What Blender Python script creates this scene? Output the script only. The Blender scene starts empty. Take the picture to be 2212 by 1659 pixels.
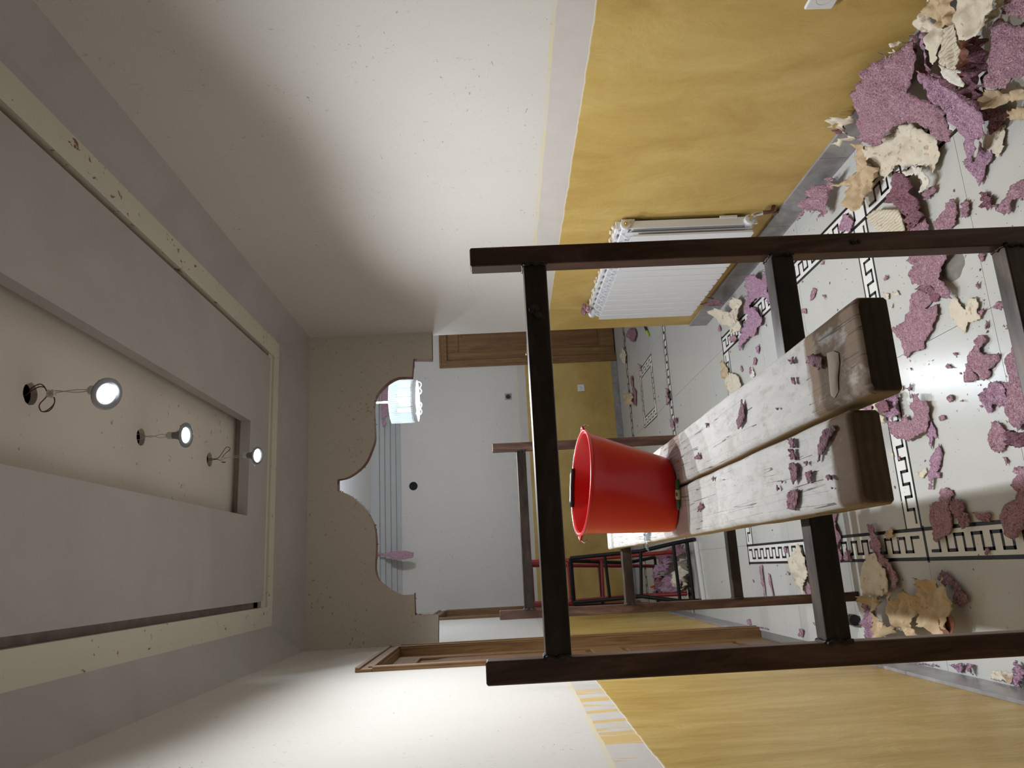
import bpy, bmesh, math, random
from mathutils import Vector, Matrix, noise
from mathutils.geometry import delaunay_2d_cdt
C = bpy.context.scene.collection
sc = bpy.context.scene
random.seed(7)
PI = math.pi

# ------------------------------------------------------------------ camera
YAW, PIT, ROL, FPX, CH = .2439, -.0272, -.04476, 1598.4, 1.45
fw = Vector((math.sin(YAW)*math.cos(PIT), math.cos(YAW)*math.cos(PIT), math.sin(PIT)))
r0 = Vector((math.cos(YAW), -math.sin(YAW), 0)); u0 = r0.cross(fw)
rt = r0*math.cos(ROL) + u0*math.sin(ROL); up = u0*math.cos(ROL) - r0*math.sin(ROL)
cam = bpy.data.cameras.new('camera'); co = bpy.data.objects.new('camera', cam); C.objects.link(co)
cam.sensor_width = 36; cam.lens = FPX/2212*36; cam.clip_start = .02
m = Matrix.Identity(4)
for i in range(3):
    m[i][0] = -up[i]; m[i][1] = rt[i]; m[i][2] = -fw[i]
m.translation = Vector((0, 0, CH)); co.matrix_world = m
sc.camera = co

# ------------------------------------------------------------------ light
w = bpy.data.worlds.new('world'); sc.world = w; w.use_nodes = True
w.node_tree.nodes['Background'].inputs[0].default_value = (1, .9, .78, 1)
w.node_tree.nodes['Background'].inputs[1].default_value = .02
sc.view_settings.view_transform = 'Standard'; sc.view_settings.look = 'None'
sc.view_settings.gamma = 1; sc.view_settings.exposure = 0.0; sc.view_settings.use_curve_mapping = False
SPOT_W = (64, 84, 86)
SPOT_D = [(-.10, -.20, -1), (-.12, -.03, -1), (-.12, -.12, -.98)]
SPOT_S = [(162, .8), (150, 1), (150, 1)]
CHAND_W = 13

# ------------------------------------------------------------------ helpers
def ray(x, y):
    return fw + rt*((1659-y)-829.5)/FPX - up*(x-1106)/FPX
def at(x, y, ax, val):                       # where the sight line meets a real plane of the room
    d = ray(x, y); o = Vector((0, 0, CH)); return o + d*((val-o[ax])/d[ax])
def fl(x, y, z=0): return at(x, y, 2, z)

def link(name, me, mt=None, parent=None, label=None, cat=None, group=None, kind=None, smooth=None):
    o = bpy.data.objects.new(name, me); C.objects.link(o)
    if mt and len(me.materials) == 0:
        me.materials.append(mt)
    if parent: o.parent = parent
    tag(o, label, cat, group, kind)
    if smooth is not None:
        me.shade_smooth()
        if smooth < 3:
            try: me.set_sharp_from_angle(angle=smooth)
            except Exception: pass
    return o
def tag(o, label=None, cat=None, group=None, kind=None):
    for k, v in (('label', label), ('category', cat), ('group', group), ('kind', kind)):
        if v: o[k] = v
    return o
def thing(name, loc, label, cat, group=None, rz=0):
    o = bpy.data.objects.new(name, None); C.objects.link(o); o.location = loc; o.rotation_euler = (0, 0, rz)
    o.empty_display_size = .05
    return tag(o, label, cat, group)
class MB:
    def __init__(s, org=(0, 0, 0)): s.v = []; s.f = []; s.o = Vector(org)
    def add(s, vs, fs):
        n = len(s.v); s.v += [Vector(v)-s.o for v in vs]; s.f += [tuple(i+n for i in f) for f in fs]; return s
    def box(s, a, b):
        x0, y0, z0 = [min(a[i], b[i]) for i in range(3)]; x1, y1, z1 = [max(a[i], b[i]) for i in range(3)]
        return s.add([(x0,y0,z0),(x1,y0,z0),(x1,y1,z0),(x0,y1,z0),(x0,y0,z1),(x1,y0,z1),(x1,y1,z1),(x0,y1,z1)],
              [(0,3,2,1),(4,5,6,7),(0,1,5,4),(1,2,6,5),(2,3,7,6),(3,0,4,7)])
    def tube(s, pts, r, n=8, cap=True, sq=False):
        pts = [Vector(p) for p in pts]; rs = r if isinstance(r, (list, tuple)) else [r]*len(pts)
        vs = []; fs = []; prev = None
        for i, p in enumerate(pts):
            t = (pts[min(i+1, len(pts)-1)] - pts[max(i-1, 0)]).normalized()
            if prev is None:
                a = Vector((0, 0, 1)) if abs(t.z) < .9 else Vector((1, 0, 0)); nx = t.cross(a).normalized()
            else:
                nx = (prev - t*prev.dot(t)).normalized()
            prev = nx; ny = t.cross(nx)
            for k in range(n):
                q = 2*PI*(k+(.5 if sq else 0))/n
                vs.append(p + (nx*math.cos(q)+ny*math.sin(q))*rs[i])
        for i in range(len(pts)-1):
            for k in range(n):
                fs.append((i*n+k, i*n+(k+1) % n, (i+1)*n+(k+1) % n, (i+1)*n+k))
        if cap:
            fs.append(tuple(range(n))[::-1]); fs.append(tuple((len(pts)-1)*n+k for k in range(n)))
        return s.add(vs, fs)
    def lathe(s, prof, n=32, c=(0, 0, 0), M=None):
        vs = []; fs = []
        for (r, z) in prof:
            for k in range(n):
                q = 2*PI*k/n; v = Vector((r*math.cos(q), r*math.sin(q), z))
                if M is not None: v = M @ v
                vs.append(v+Vector(c))
        for i in range(len(prof)-1):
            for k in range(n):
                fs.append((i*n+k, i*n+(k+1) % n, (i+1)*n+(k+1) % n, (i+1)*n+k))
        return s.add(vs, fs)
    def prism(s, poly, d):                   # poly: list of 3d points, d: extrusion vector
        poly = [Vector(p) for p in poly]; d = Vector(d); n = len(poly)
        return s.add(poly+[p+d for p in poly], [tuple(range(n))[::-1], tuple(range(n, 2*n))] +
              [(i, (i+1) % n, (i+1) % n+n, i+n) for i in range(n)])
    def build(s, name, mt, parent=None, label=None, cat=None, group=None, kind=None, smooth=None, bevel=0, at0=False):
        me = bpy.data.meshes.new(name); me.from_pydata([tuple(v) for v in s.v], [], s.f)
        bm = bmesh.new(); bm.from_mesh(me); bmesh.ops.recalc_face_normals(bm, faces=bm.faces); bm.to_mesh(me); bm.free()
        o = link(name, me, mt, parent, label, cat, group, kind, smooth)
        if parent is None or at0: o.location = s.o
        if bevel:
            b = o.modifiers.new('bevel', 'BEVEL'); b.width = bevel; b.segments = 2; b.limit_method = 'ANGLE'
            if smooth is None: me.shade_smooth()
            b.harden_normals = True
        return o

# node helpers ------------------------------------------------------
class NT:
    def __init__(s, name):
        s.m = bpy.data.materials.new(name); s.m.use_nodes = True; s.t = s.m.node_tree; s.n = s.t.nodes
        s.b = s.n['Principled BSDF']; s.co = None
    def new(s, ty, **kw):
        o = s.n.new(ty)
        for k, v in kw.items(): setattr(o, k, v)
        return o
    def lk(s, a, b): s.t.links.new(a, b)
    def coord(s, scale=(1, 1, 1), geo=True):
        if s.co is None:
            s.co = s.new('ShaderNodeNewGeometry').outputs['Position'] if geo else s.new('ShaderNodeTexCoord').outputs['Object']
        mp = s.new('ShaderNodeMapping'); mp.inputs['Scale'].default_value = scale; s.lk(s.co, mp.inputs[0]); return mp.outputs[0]
    def noise(s, scale, detail=4, rough=.6, sc3=(1, 1, 1), dist=0, geo=True):
        o = s.new('ShaderNodeTexNoise'); o.inputs['Scale'].default_value = scale; o.inputs['Detail'].default_value = detail
        o.inputs['Roughness'].default_value = rough; o.inputs['Distortion'].default_value = dist
        s.lk(s.coord(sc3, geo), o.inputs['Vector']); return o.outputs['Fac']
    def ramp(s, f, stops):
        o = s.new('ShaderNodeValToRGB'); e = o.color_ramp.elements
        while len(e) < len(stops): e.new(.5)
        for i, (p, c) in enumerate(stops):
            e[i].position = p; e[i].color = (*c, 1) if len(c) == 3 else c
        s.lk(f, o.inputs[0]); return o.outputs[0]
    def mix(s, f, a, b, mode='MIX'):
        o = s.new('ShaderNodeMix'); o.data_type = 'RGBA'; o.blend_type = mode
        for sock, v in ((o.inputs[0], f), (o.inputs[6], a), (o.inputs[7], b)):
            if isinstance(v, (tuple, list)): sock.default_value = (*v, 1)
            elif isinstance(v, (int, float)): sock.default_value = v
            else: s.lk(v, sock)
        return o.outputs[2]
    def math(s, op, a, b=None, c=None, clamp=False):
        o = s.new('ShaderNodeMath'); o.operation = op; o.use_clamp = clamp
        for i, v in enumerate((a, b, c)):
            if v is None: continue
            if isinstance(v, (int, float)): o.inputs[i].default_value = v
            else: s.lk(v, o.inputs[i])
        return o.outputs[0]
    def xyz(s, geo=True):
        sp = s.new('ShaderNodeSeparateXYZ'); s.lk(s.coord((1, 1, 1), geo), sp.inputs[0]); return sp.outputs
    def bump(s, h, strength=.3, dist=.01):
        o = s.new('ShaderNodeBump'); o.inputs['Strength'].default_value = strength; o.inputs['Distance'].default_value = dist
        s.lk(h, o.inputs['Height']); s.lk(o.outputs[0], s.b.inputs['Normal'])
    def done(s, col=None, rough=.6, metal=0, spec=None):
        if col is not None:
            if isinstance(col, (tuple, list)): s.b.inputs['Base Color'].default_value = (*col, 1)
            else: s.lk(col, s.b.inputs['Base Color'])
        if isinstance(rough, (int, float)): s.b.inputs['Roughness'].default_value = rough
        else: s.lk(rough, s.b.inputs['Roughness'])
        s.b.inputs['Metallic'].default_value = metal
        if spec is not None: s.b.inputs['Specular IOR Level'].default_value = spec
        return s.m
    def specks(s, scale, thr, sc3=(1, 1, 1), geo=True):     # scattered small marks
        n1 = s.noise(scale, 3, .65, sc3, 0, geo); n2 = s.noise(scale*.12, 3, .6, (1, 1, 1), 0, geo)
        a = s.math('SUBTRACT', n1, s.math('MULTIPLY_ADD', n2, -.35, thr+.175))
        return s.math('MULTIPLY', a, 22, clamp=True)

def plain(name, col, rough=.5, metal=0, vary=.12, scale=12, bump=0, spec=None):
    t = NT(name); n = t.noise(scale, 5, .6)
    d = tuple(c*(1-vary) for c in col); l = tuple(min(1, c*(1+vary)) for c in col)
    if bump: t.bump(t.noise(scale*6, 3), bump, .004)
    return t.done(t.mix(n, d, l), rough, metal, spec)

UP = (.62, .59, .55)       # stripped upper paint
def upper(t, base=UP, spk=.70, dark=(.16, .11, .08), sc3=(1, 1, 2.5)):
    n = t.noise(2.2, 5, .6); f = t.noise(60, 4, .7, (1, 1, 2))
    c = t.mix(n, tuple(b*.93 for b in base), tuple(b*1.06 for b in base))
    c = t.mix(t.math('MULTIPLY', f, .25), c, tuple(b*.86 for b in base)); c = t.mix(t.math('MULTIPLY', t.specks(95, .675, (1, 1, .45)), .35), c, (.25, .2, .16))
    return t.mix(t.math('MULTIPLY', t.specks(38, spk, sc3), .6), c, dark)

def yellow(t, sc3, k=1.0):
    a = t.noise(2.1, 8, .66, sc3, .7); b = t.noise(9, 5, .7, sc3, .6)
    c = t.ramp(a, [(.33, (.47*k, .305*k, .085*k)), (.5, (.58*k, .405*k, .125*k)), (.68, (.68*k, .505*k, .19*k))])
    return t.mix(t.math('MULTIPLY', b, .3), c, (.47*k, .29*k, .06*k))

def wallmat(name, zt, zy, sc3, rough, ragged=None, k=1.0, axis=1):
    t = NT(name); X = t.xyz()
    wob = t.noise(9, 3, .6); z = t.math('ADD', X[2], t.math('MULTIPLY_ADD', wob, .012, -.006))
    if axis == 1:
        slope = t.math('MULTIPLY', t.math('SUBTRACT', X[1], 1.7), -.011)
        z = t.math('SUBTRACT', z, slope)
    up_ = upper(t); ye = yellow(t, sc3, k)
    strip = t.mix(t.noise(14, 5), (.50, .47, .44), (.60, .565, .53))
    def step(v, w_=.002): return t.math('MULTIPLY_ADD', t.math('SUBTRACT', z, v), 1/w_, .5, clamp=True)
    if ragged:
        rg = t.noise(3.2, 5, .75, (1, 3.4, .35), .4)
        rr = t.math('MULTIPLY_ADD', t.math('SUBTRACT', rg, .52), 40, 0, clamp=True)
        # yellow remnants left only near the camera end of the strip
        near = t.math('MULTIPLY_ADD', t.math('SUBTRACT', 2.9, X[1]), 3, 0, clamp=True)
        strip = t.mix(t.math('MULTIPLY', rr, near), strip, (.60, .42, .16))
    c = t.mix(step(zy), ye, strip)
    line = t.math('MULTIPLY', step(zt), t.math('SUBTRACT', 1, step(zt+.012)))
    c = t.mix(step(zt), c, up_)
    lc = t.math('MULTIPLY', line, t.math('MULTIPLY_ADD', t.noise(6, 4), 3, -.9, clamp=True))
    c = t.mix(lc, c, (.66, .58, .36))
    # thin pale bead along the top of the yellow
    l2 = t.math('MULTIPLY', step(zy-.004), t.math('SUBTRACT', 1, step(zy)))
    c = t.mix(t.math('MULTIPLY', l2, .6), c, (.75, .7, .6))
    r = t.mix(step(zy), (rough,)*3, (.75,)*3)
    rs = t.new('ShaderNodeSeparateColor'); t.lk(r, rs.inputs[0])
    tro = t.noise(4.5, 9, .68, sc3, .8)
    t.bump(t.math('ADD', t.math('MULTIPLY', tro, t.math('MULTIPLY_ADD', step(zy), -.88, 1)), t.math('MULTIPLY', step(zy), .15)), .6 if ragged else .3, .02)
    return t.done(c, rs.outputs[0])

M = {}
M['wall_r'] = wallmat('right wall paint', 1.222, 1.112, (1, 1.5, .8), .5, k=.95)
M['wall_l'] = wallmat('left wall paint', 1.228, 1.135, (1, 2.6, .75), .25, ragged=True, k=1.1)
M['wall_f'] = wallmat('far wall paint', 1.155, 1.066, (.8, 1, 1), .5, k=.86, axis=0)
t = NT('back wall plaster'); M['plaster'] = t.done(upper(t), .8)
t = NT('arch plaster'); b_ = (.56, .515, .43)
c = upper(t, b_, .66, (.2, .07, .07), (1, 1, 1.4)); c = t.mix(t.math('MULTIPLY', t.specks(95, .655), .45), c, (.24, .17, .11)); c = t.mix(t.math('MULTIPLY', t.specks(190, .63), .3), c, (.25, .18, .13))
X = t.xyz(); t.bump(t.noise(70, 3), .15, .003); M['arch'] = t.done(c, .85)
M['edge'] = plain('raw board edge', (.16, .07, .05), .9, vary=.4, scale=40)
M['white_ceiling'] = plain('white ceiling paint', (.8, .8, .8), .8, vary=.02)
t = NT('grey filler'); n = t.noise(1.6, 6, .65, (1, 1, 1), 1.5); n2 = t.noise(6, 6, .75, (1, 1, 1), 2.5)
cc = t.ramp(n, [(.3, (.36, .345, .325)), (.7, (.43, .405, .385))]); cc = t.mix(t.math('MULTIPLY_ADD', n2, 2, -1.15, clamp=True), cc, (.48, .46, .43))
t.bump(n2, .15, .01); M['filler'] = t.done(cc, .6)
t = NT('beige old paint'); c = t.mix(t.noise(8, 5), (.53, .50, .39), (.60, .57, .47)); c = t.mix(t.specks(34, .66, (1, .7, 1)), c, (.2, .08, .07))
M['beige'] = t.done(c, .75)
t = NT('tray plaster'); c = t.mix(t.noise(2, 6), (.54, .49, .43), (.62, .57, .50)); c = t.mix(t.math('MULTIPLY', t.specks(28, .68), .6), c, (.2, .13, .1))
M['tray'] = t.done(c, .8)
t = NT('polished grey tile')
c = t.mix(t.noise(3, 5), (.50, .50, .48), (.57, .57, .55)); c = t.mix(t.math('MULTIPLY', t.specks(120, .63), .4), c, (.6, .59, .57))
c = t.mix(t.math('MULTIPLY', t.specks(45, .70), .5), c, (.25, .2, .17))
dust = t.noise(5, 5, .7); M['tile'] = t.done(c, t.math('MULTIPLY_ADD', dust, .14, .14))
M['tile_white'] = plain('white marble strip', (.78, .78, .76), .22, vary=.05)
M['tile_black'] = plain('black marble inlay', (.012, .012, .015), .3, vary=.3)
M['grout'] = plain('grout', (.2, .19, .17), .9)
t = NT('grey marble skirting'); c = t.ramp(t.noise(6, 6, .65, (1, 1, 1), 2), [(.3, (.2, .19, .2)), (.55, (.3, .29, .3)), (.7, (.37, .36, .37))])
M['skirt'] = t.done(c, .3)
def woodmat(name, a, b, d, sc3, rough=.42):
    t = NT(name); n = t.noise(3, 5, .6, sc3, 2.5); wv = t.new('ShaderNodeTexWave'); wv.wave_type = 'RINGS'; wv.rings_direction = 'SPHERICAL'
    wv.inputs['Scale'].default_value = 2.2; wv.inputs['Distortion'].default_value = 6; wv.inputs['Detail'].default_value = 3; t.lk(t.coord(sc3), wv.inputs[0])
    c = t.ramp(n, [(.25, d), (.5, a), (.75, b)]); c = t.mix(t.math('MULTIPLY', wv.outputs['Fac'], .4), c, d)
    t.bump(n, .12, .003)
    return t.done(c, rough)
M['pine'] = woodmat('varnished pine', (.22, .12, .045), (.29, .165, .07), (.12, .055, .02), (8, 8, .6))
M['pine_panel'] = woodmat('varnished pine panel', (.20, .10, .042), (.26, .14, .06), (.1, .045, .018), (5, 5, .5))
t = NT('rusty brown tube'); n = t.noise(10, 6, .65, (2, 2, .35), 1); n2 = t.noise(60, 4, .7, (1, 1, .4))
c = t.ramp(n, [(.3, (.042, .022, .017)), (.52, (.120, .066, .050)), (.7, (.22, .135, .10))]); c = t.mix(t.math('MULTIPLY', n2, .3), c, (.035, .022, .018))
t.bump(n2, .2, .002); M['rust'] = t.done(c, t.math('MULTIPLY_ADD', n, .35, .25), .35)
t = NT('mill scale tube'); n = t.noise(14, 6, .65, (.5, 2, 2)); c = t.ramp(n, [(.3, (.028, .022, .020)), (.55, (.055, .042, .036)), (.75, (.11, .075, .05))])
M['scale'] = t.done(c, t.math('MULTIPLY_ADD', n, .3, .22), .55)
M['weld'] = plain('weld bead', (.05, .045, .045), .4, .8, vary=.6, scale=60, bump=.6)
M['chrome'] = plain('chrome', (.7, .7, .7), .18, 1, vary=.03)
M['brass'] = plain('brass', (.65, .47, .2), .3, 1, vary=.08)
M['white_enamel'] = plain('white enamel', (.74, .75, .78), .3, vary=.02)
M['red_plastic'] = plain('red bucket plastic', (.62, .012, .012), .32, vary=.08, scale=9, bump=.05)
M['red_paint'] = plain('dark red gloss paint', (.22, .012, .018), .3, vary=.2)
M['black_paint'] = plain('black gloss paint', (.006, .006, .007), .5, vary=.3, spec=.2)
M['black_plastic'] = plain('black plastic', (.014, .014, .015), .4, vary=.2)
M['white_plastic'] = plain('white plastic', (.72, .72, .72), .4, vary=.02)
M['dark_hole'] = plain('dark void', (.008, .008, .009), .9)
M['copper_wire'] = plain('brown insulated wire', (.09, .025, .015), .4)
M['clear_wire'] = plain('pale lamp wire', (.45, .4, .33), .4)
M['green'] = plain('green handle rubber', (.03, .11, .035), .45)
M['lime'] = plain('lime rubber', (.35, .6, .03), .45)
M['cream_plastic'] = plain('cream plastic', (.6, .5, .3), .45)
M['orange'] = plain('orange plastic', (.75, .1, .02), .4)

def emis(name, col, st):
    m_ = bpy.data.materials.new(name); m_.use_nodes = True; b = m_.node_tree.nodes['Principled BSDF']
    b.inputs['Base Color'].default_value = (.8, .8, .8, 1)
    b.inputs['Emission Color'].default_value = (*col, 1); b.inputs['Emission Strength'].default_value = st; return m_
M['led'] = emis('lit led lens', (.93, .97, 1), 14)
M['bulb'] = emis('lit bulb', (.9, .95, 1), 5)

# ================================================================== THE SETTING
XL, XR, YA, YF, H = -.409, 1.519, 4.61, 8.2, 2.616
YB = -2.2; XF = 3.45; HF = 2.80; AT = .07; WR_END = YA+AT
def holes_box(mb, axis, a, b, thick, u_rng, z_rng, holes):
    """wall slab between a and b on `axis`, with rectangular holes (u0,u1,z0,z1)"""
    us = sorted({u_rng[0], u_rng[1]} | {h[0] for h in holes} | {h[1] for h in holes})
    zs = sorted({z_rng[0], z_rng[1]} | {h[2] for h in holes} | {h[3] for h in holes})
    for i in range(len(us)-1):
        for j in range(len(zs)-1):
            um, zm = (us[i]+us[i+1])/2, (zs[j]+zs[j+1])/2
            if any(h[0] < um < h[1] and h[2] < zm < h[3] for h in holes): continue
            if axis == 0: mb.box((a, us[i], zs[j]), (b, us[i+1], zs[j+1]))
            else: mb.box((us[i], a, zs[j]), (us[i+1], b, zs[j+1]))
    return mb
def struct(o, label): o['kind'] = 'structure'; o['label'] = label; return o
D1 = (3.53, 4.37, -.06, 2.03)        # opening of the near door in the left wall
D2 = (6.86, 8.02, -.06, 2.03)
mb = MB((XL, 2, 0)); holes_box(mb, 0, XL, XL-.15, 0, (YB-.1, YF+.15), (-.05, HF+.1), [D1, D2])
wall_left = struct(mb.build('wall_left', M['wall_l']), 'left wall, stripped white plaster above glossy yellow stucco')
mb = MB((XR, 2, 0)); mb.box((XR, YB-.1, -.05), (XR+.12, WR_END, H+.3))
wall_right = struct(mb.build('wall_right', M['wall_r']), 'right wall behind the radiator, off-white above and yellow below')
D3 = (2.345, 3.10, -.06, 1.955)
mb = MB((1.5, YF, 0)); holes_box(mb, 1, YF, YF+.15, 0, (XL-.15, XF+.15), (-.05, HF+.1), [D3])
hole = at(893, 1050, 1, YF)
wall_far = struct(mb.build('wall_far', M['wall_f']), 'far wall of the hall behind the arch, white above yellow')
mb = MB((0, YB, 0)); mb.box((XL, YB, -.05), (XR+.12, YB-.12, HF)); struct(mb.build('wall_back', M['plaster']), 'plain plaster wall behind the camera')
mb = MB((XF, 6, 0)); mb.box((XF, WR_END-.12, -.05), (XF+.12, YF, HF+.1)); struct(mb.build('wall_east', M['wall_r']), 'side wall of the far hall')
mb = MB((2.5, WR_END, 0)); mb.box((XR+.12, WR_END-.12, -.05), (XF, WR_END, HF+.1)); struct(mb.build('wall_return', M['wall_f']), 'return wall beside the opening to the far hall')

# the scalloped arch board
ap = [(893,775),(890,814),(869,814),(856,816),(841,824),(827,836),(816,849),(809.5,863),(807,879),(808,901),(809,930),(809,951),(801,975),(789,1000),(771,1018),(750,1031),(729,1036),
      (729,1060),(750,1067),(771,1081),(789,1099),(801,1120),(809,1140),(812,1165),(812,1195),(810.5,1228),(817,1252),(831,1265),(850,1278),(870,1286),(893,1285),(895,1281),(896.5,1329),(947,1328)]
pts = [at(x, y, 1, YA) for x, y in ap]
poly = [(p.x, p.z) for p in pts]
# smooth the curve by Catmull-Rom between the curved runs
def cr(ps, keep, n=4):
    out = []
    for i in range(len(ps)-1):
        p0, p1, p2, p3 = ps[max(i-1, 0)], ps[i], ps[i+1], ps[min(i+2, len(ps)-1)]
        if i in keep or i+1 in keep and i in keep: out.append(p1); continue
        if i-1 in keep: p0 = p1
        if i+1 in keep: p3 = p2
        for k in range(n):
            t_ = k/n
            out.append(tuple(.5*((2*p1[j])+(-p0[j]+p2[j])*t_+(2*p0[j]-5*p1[j]+4*p2[j]-p3[j])*t_*t_+(-p0[j]+3*p1[j]-3*p2[j]+p3[j])*t_**3) for j in range(2)))
    out.append(ps[-1]); return out
poly = cr(poly, {0, 16, 29, 30, 31, 32})
outline = [(XL, H+.1), (XR, H+.1), (XR, 1.826), (1.338, 1.828)] + poly + [(XL, 1.834)]
mb = MB((.55, YA, 2.2)); mb.prism([(x, YA, z) for x, z in outline], (0, AT, 0))
n_ = len(outline)
arch = struct(mb.build('wall_arch', M['arch']), 'plasterboard arch board with scalloped ogee edge, stripped and speckled')
arch.data.materials.append(M['edge'])
for p in arch.data.polygons:
    if abs(p.normal.y) < .5: p.material_index = 1
# triangulate ngons safely
bm = bmesh.new(); bm.from_mesh(arch.data); bmesh.ops.triangulate(bm, faces=[f for f in bm.faces if len(f.verts) > 4]); bm.to_mesh(arch.data); bm.free()
mb = MB(arch.location); ra_ = random.Random(4)
for i in range(len(poly)-1):
    a, b = Vector((poly[i][0], YA, poly[i][1])), Vector((poly[i+1][0], YA, poly[i+1][1])); L = (b-a).length
    for k in range(int(L/.018)+1):
        if ra_.random() < (.72 if a.x > .75 else .3): continue
        p = a.lerp(b, ra_.random()); q = Vector((ra_.uniform(-.012, .012), -ra_.uniform(.001, .006), ra_.uniform(-.014, .006))); e = Vector((ra_.uniform(-.006, .006), -.002, ra_.uniform(-.006, .006)))
        y_ = Vector((0, ra_.uniform(-.001, AT*.8), 0)); mb.add([p+y_, p+q+y_, p+e*1.2+y_+Vector((0, -.002, 0)), p+q*.5-e+y_], [(0, 1, 2), (0, 3, 1), (0, 2, 3), (1, 3, 2)])
o = mb.build('torn_paper_edge', plain('torn pink edge paper', (.30, .12, .12), .9, vary=.5, scale=60), arch, 'dark pink paper shreds along the scalloped edge', kind='stuff')
# partition above the arch up to the far ceiling
mb = MB((.55, WR_END, H)); mb.box((XL, YA, H+.1), (XR+.12, WR_END, HF+.1)); struct(mb.build('wall_lintel', M['plaster']), 'strip of wall above the arch')

# ---- ceiling of the near room
ceiling = struct(MB((.55, 1.2, 2.9)).box((XL-.15, YB-.1, 2.9), (XR+.12, YA, 2.95)).build('ceiling', M['plaster']), 'stepped plaster ceiling of the near room with a recessed lamp tray')
def cpart(name, mb, mt, label=None, **k):
    o = mb.build(name, mt, ceiling, label, **k); o.matrix_parent_inverse = Matrix.Translation(-Vector(ceiling.location)); return o
AX0, AX1, AYF = -.235, 1.345, 4.19
ZB = 2.688
mb = MB()
def cove(p_out, p_in, n=5):   # concave profile from the wall up to the step
    pr = []
    for i in range(n+1):
        s = i/n; pr.append((s, (1-(1-s)**1.6)))
    return pr
pr = cove(0, 0)
for i in range(len(pr)-1):
    (s0, h0), (s1, h1) = pr[i], pr[i+1]
    def pt(s, h):
        return (XL+(AX0-XL)*s, XR+(AX1-XR)*s, YA+(AYF-YA)*s, H+(ZB-H)*h)
    a = pt(s0, h0); b = pt(s1, h1)
    mb.add([(a[0], YB, a[3]), (b[0], YB, b[3]), (b[0], b[2], b[3]), (a[0], a[2], a[3])], [(0, 1, 2, 3)])
    mb.add([(a[1], YB, a[3]), (b[1], YB, b[3]), (b[1], b[2], b[3]), (a[1], a[2], a[3])], [(0, 1, 2, 3)])
    mb.add([(a[0], a[2], a[3]), (b[0], b[2], b[3]), (b[1], b[2], b[3]), (a[1], a[2], a[3])], [(0, 1, 2, 3)])
cpart('cove', mb, M['filler'], 'grey filled cove running round the ceiling', smooth=4)
FX0, FX1, FYF = -.133, 1.245, 4.10
CX0, CX1, CYF = -.102, 1.214, 4.03
mb = MB(); z1 = ZB+.03
mb.box((AX0-.01, YB, ZB), (FX0, FYF, z1)); mb.box((FX1, YB, ZB), (AX1+.01, FYF, z1)); mb.box((AX0-.01, FYF, ZB), (AX1+.01, AYF+.01, z1))
mb.box((FX0, CYF, ZB+.012), (FX1, FYF, z1))
cpart('step_band', mb, M['beige'], 'beige speckled band round the ceiling')
mb = MB(); mb.box((FX0, YB, ZB+.05), (CX0, CYF, ZB+.06)); mb.box((CX1, YB, ZB+.05), (FX1, CYF, ZB+.06))
mb.box((FX0-.005, YB, ZB+.03), (FX0, CYF, ZB+.05)); mb.box((FX1, YB, ZB+.03), (FX1+.005, CYF, ZB+.05))
cpart('groove_back', mb, plain('groove filler', (.3, .24, .22), .8, vary=.5, scale=20))
DX0, DX1, DYF = .318, .797, 3.73
mb = MB(); zt = ZB+.05
mb.box((CX0, YB, ZB), (DX0, CYF, zt)); mb.box((DX1, YB, ZB), (CX1, CYF, zt)); mb.box((DX0, DYF, ZB), (DX1, CYF, zt))
cpart('ceiling_panel', mb, M['filler'], 'smooth grey filled ceiling panel')
# tray with three round holes
ZD = 2.775
hs = [(.555, 2.09, .034), (.548, 2.765, .034), (.560, 3.44, .034)]
vs2 = []; ed = []
rect = [(DX0-.05, YB), (DX1+.05, YB), (DX1+.05, DYF+.05), (DX0-.05, DYF+.05)]
vs2 += [Vector(p) for p in rect]; ed += [(0, 1), (1, 2), (2, 3), (3, 0)]
for (cx, cy, r) in hs:
    b = len(vs2); n = 20
    for k in range(n): vs2.append(Vector((cx+r*math.cos(2*PI*k/n)*(1+.03*math.sin(5*k)), cy+r*math.sin(2*PI*k/n))))
    ed += [(b+k, b+(k+1) % n) for k in range(n)]
ov, oe, of, _, _, _ = delaunay_2d_cdt(vs2, ed, [], 0, 1e-6)
fs = []
for f in of:
    c_ = sum((ov[i] for i in f), Vector((0, 0)))/len(f)
    if any((c_-Vector(h_[:2])).length < h_[2]*.93 and all((ov[i]-Vector(h_[:2])).length < h_[2]*1.2 for i in f) for h_ in hs): continue
    fs.append(tuple(f))
mb = MB(); mb.add([(v.x, v.y, ZD) for v in ov], fs)
for (cx, cy, r) in hs:
    n = 20; mb.add([(cx+r*math.cos(2*PI*k/n)*(1+.03*math.sin(5*k)), cy+r*math.sin(2*PI*k/n), z) for z in (ZD, ZD+.02) for k in range(n)], [(k, (k+1) % n, (k+1) % n+n, k+n) for k in range(n)])
mb.box((DX0-.05, YB, zt), (DX0-.052, DYF+.05, ZD)); mb.box((DX1+.05, YB, zt), (DX1+.052, DYF+.05, ZD)); mb.box((DX0-.05, DYF+.05, zt), (DX1+.05, DYF+.052, ZD))
cpart('lamp_tray', mb, M['tray'], 'recessed stained tray with three round lamp holes')
mb = MB(); mb.box((DX0-.1, YB, ZD+.10), (DX1+.1, DYF+.1, ZD+.11)); cpart('void', mb, M['dark_hole'])

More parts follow.
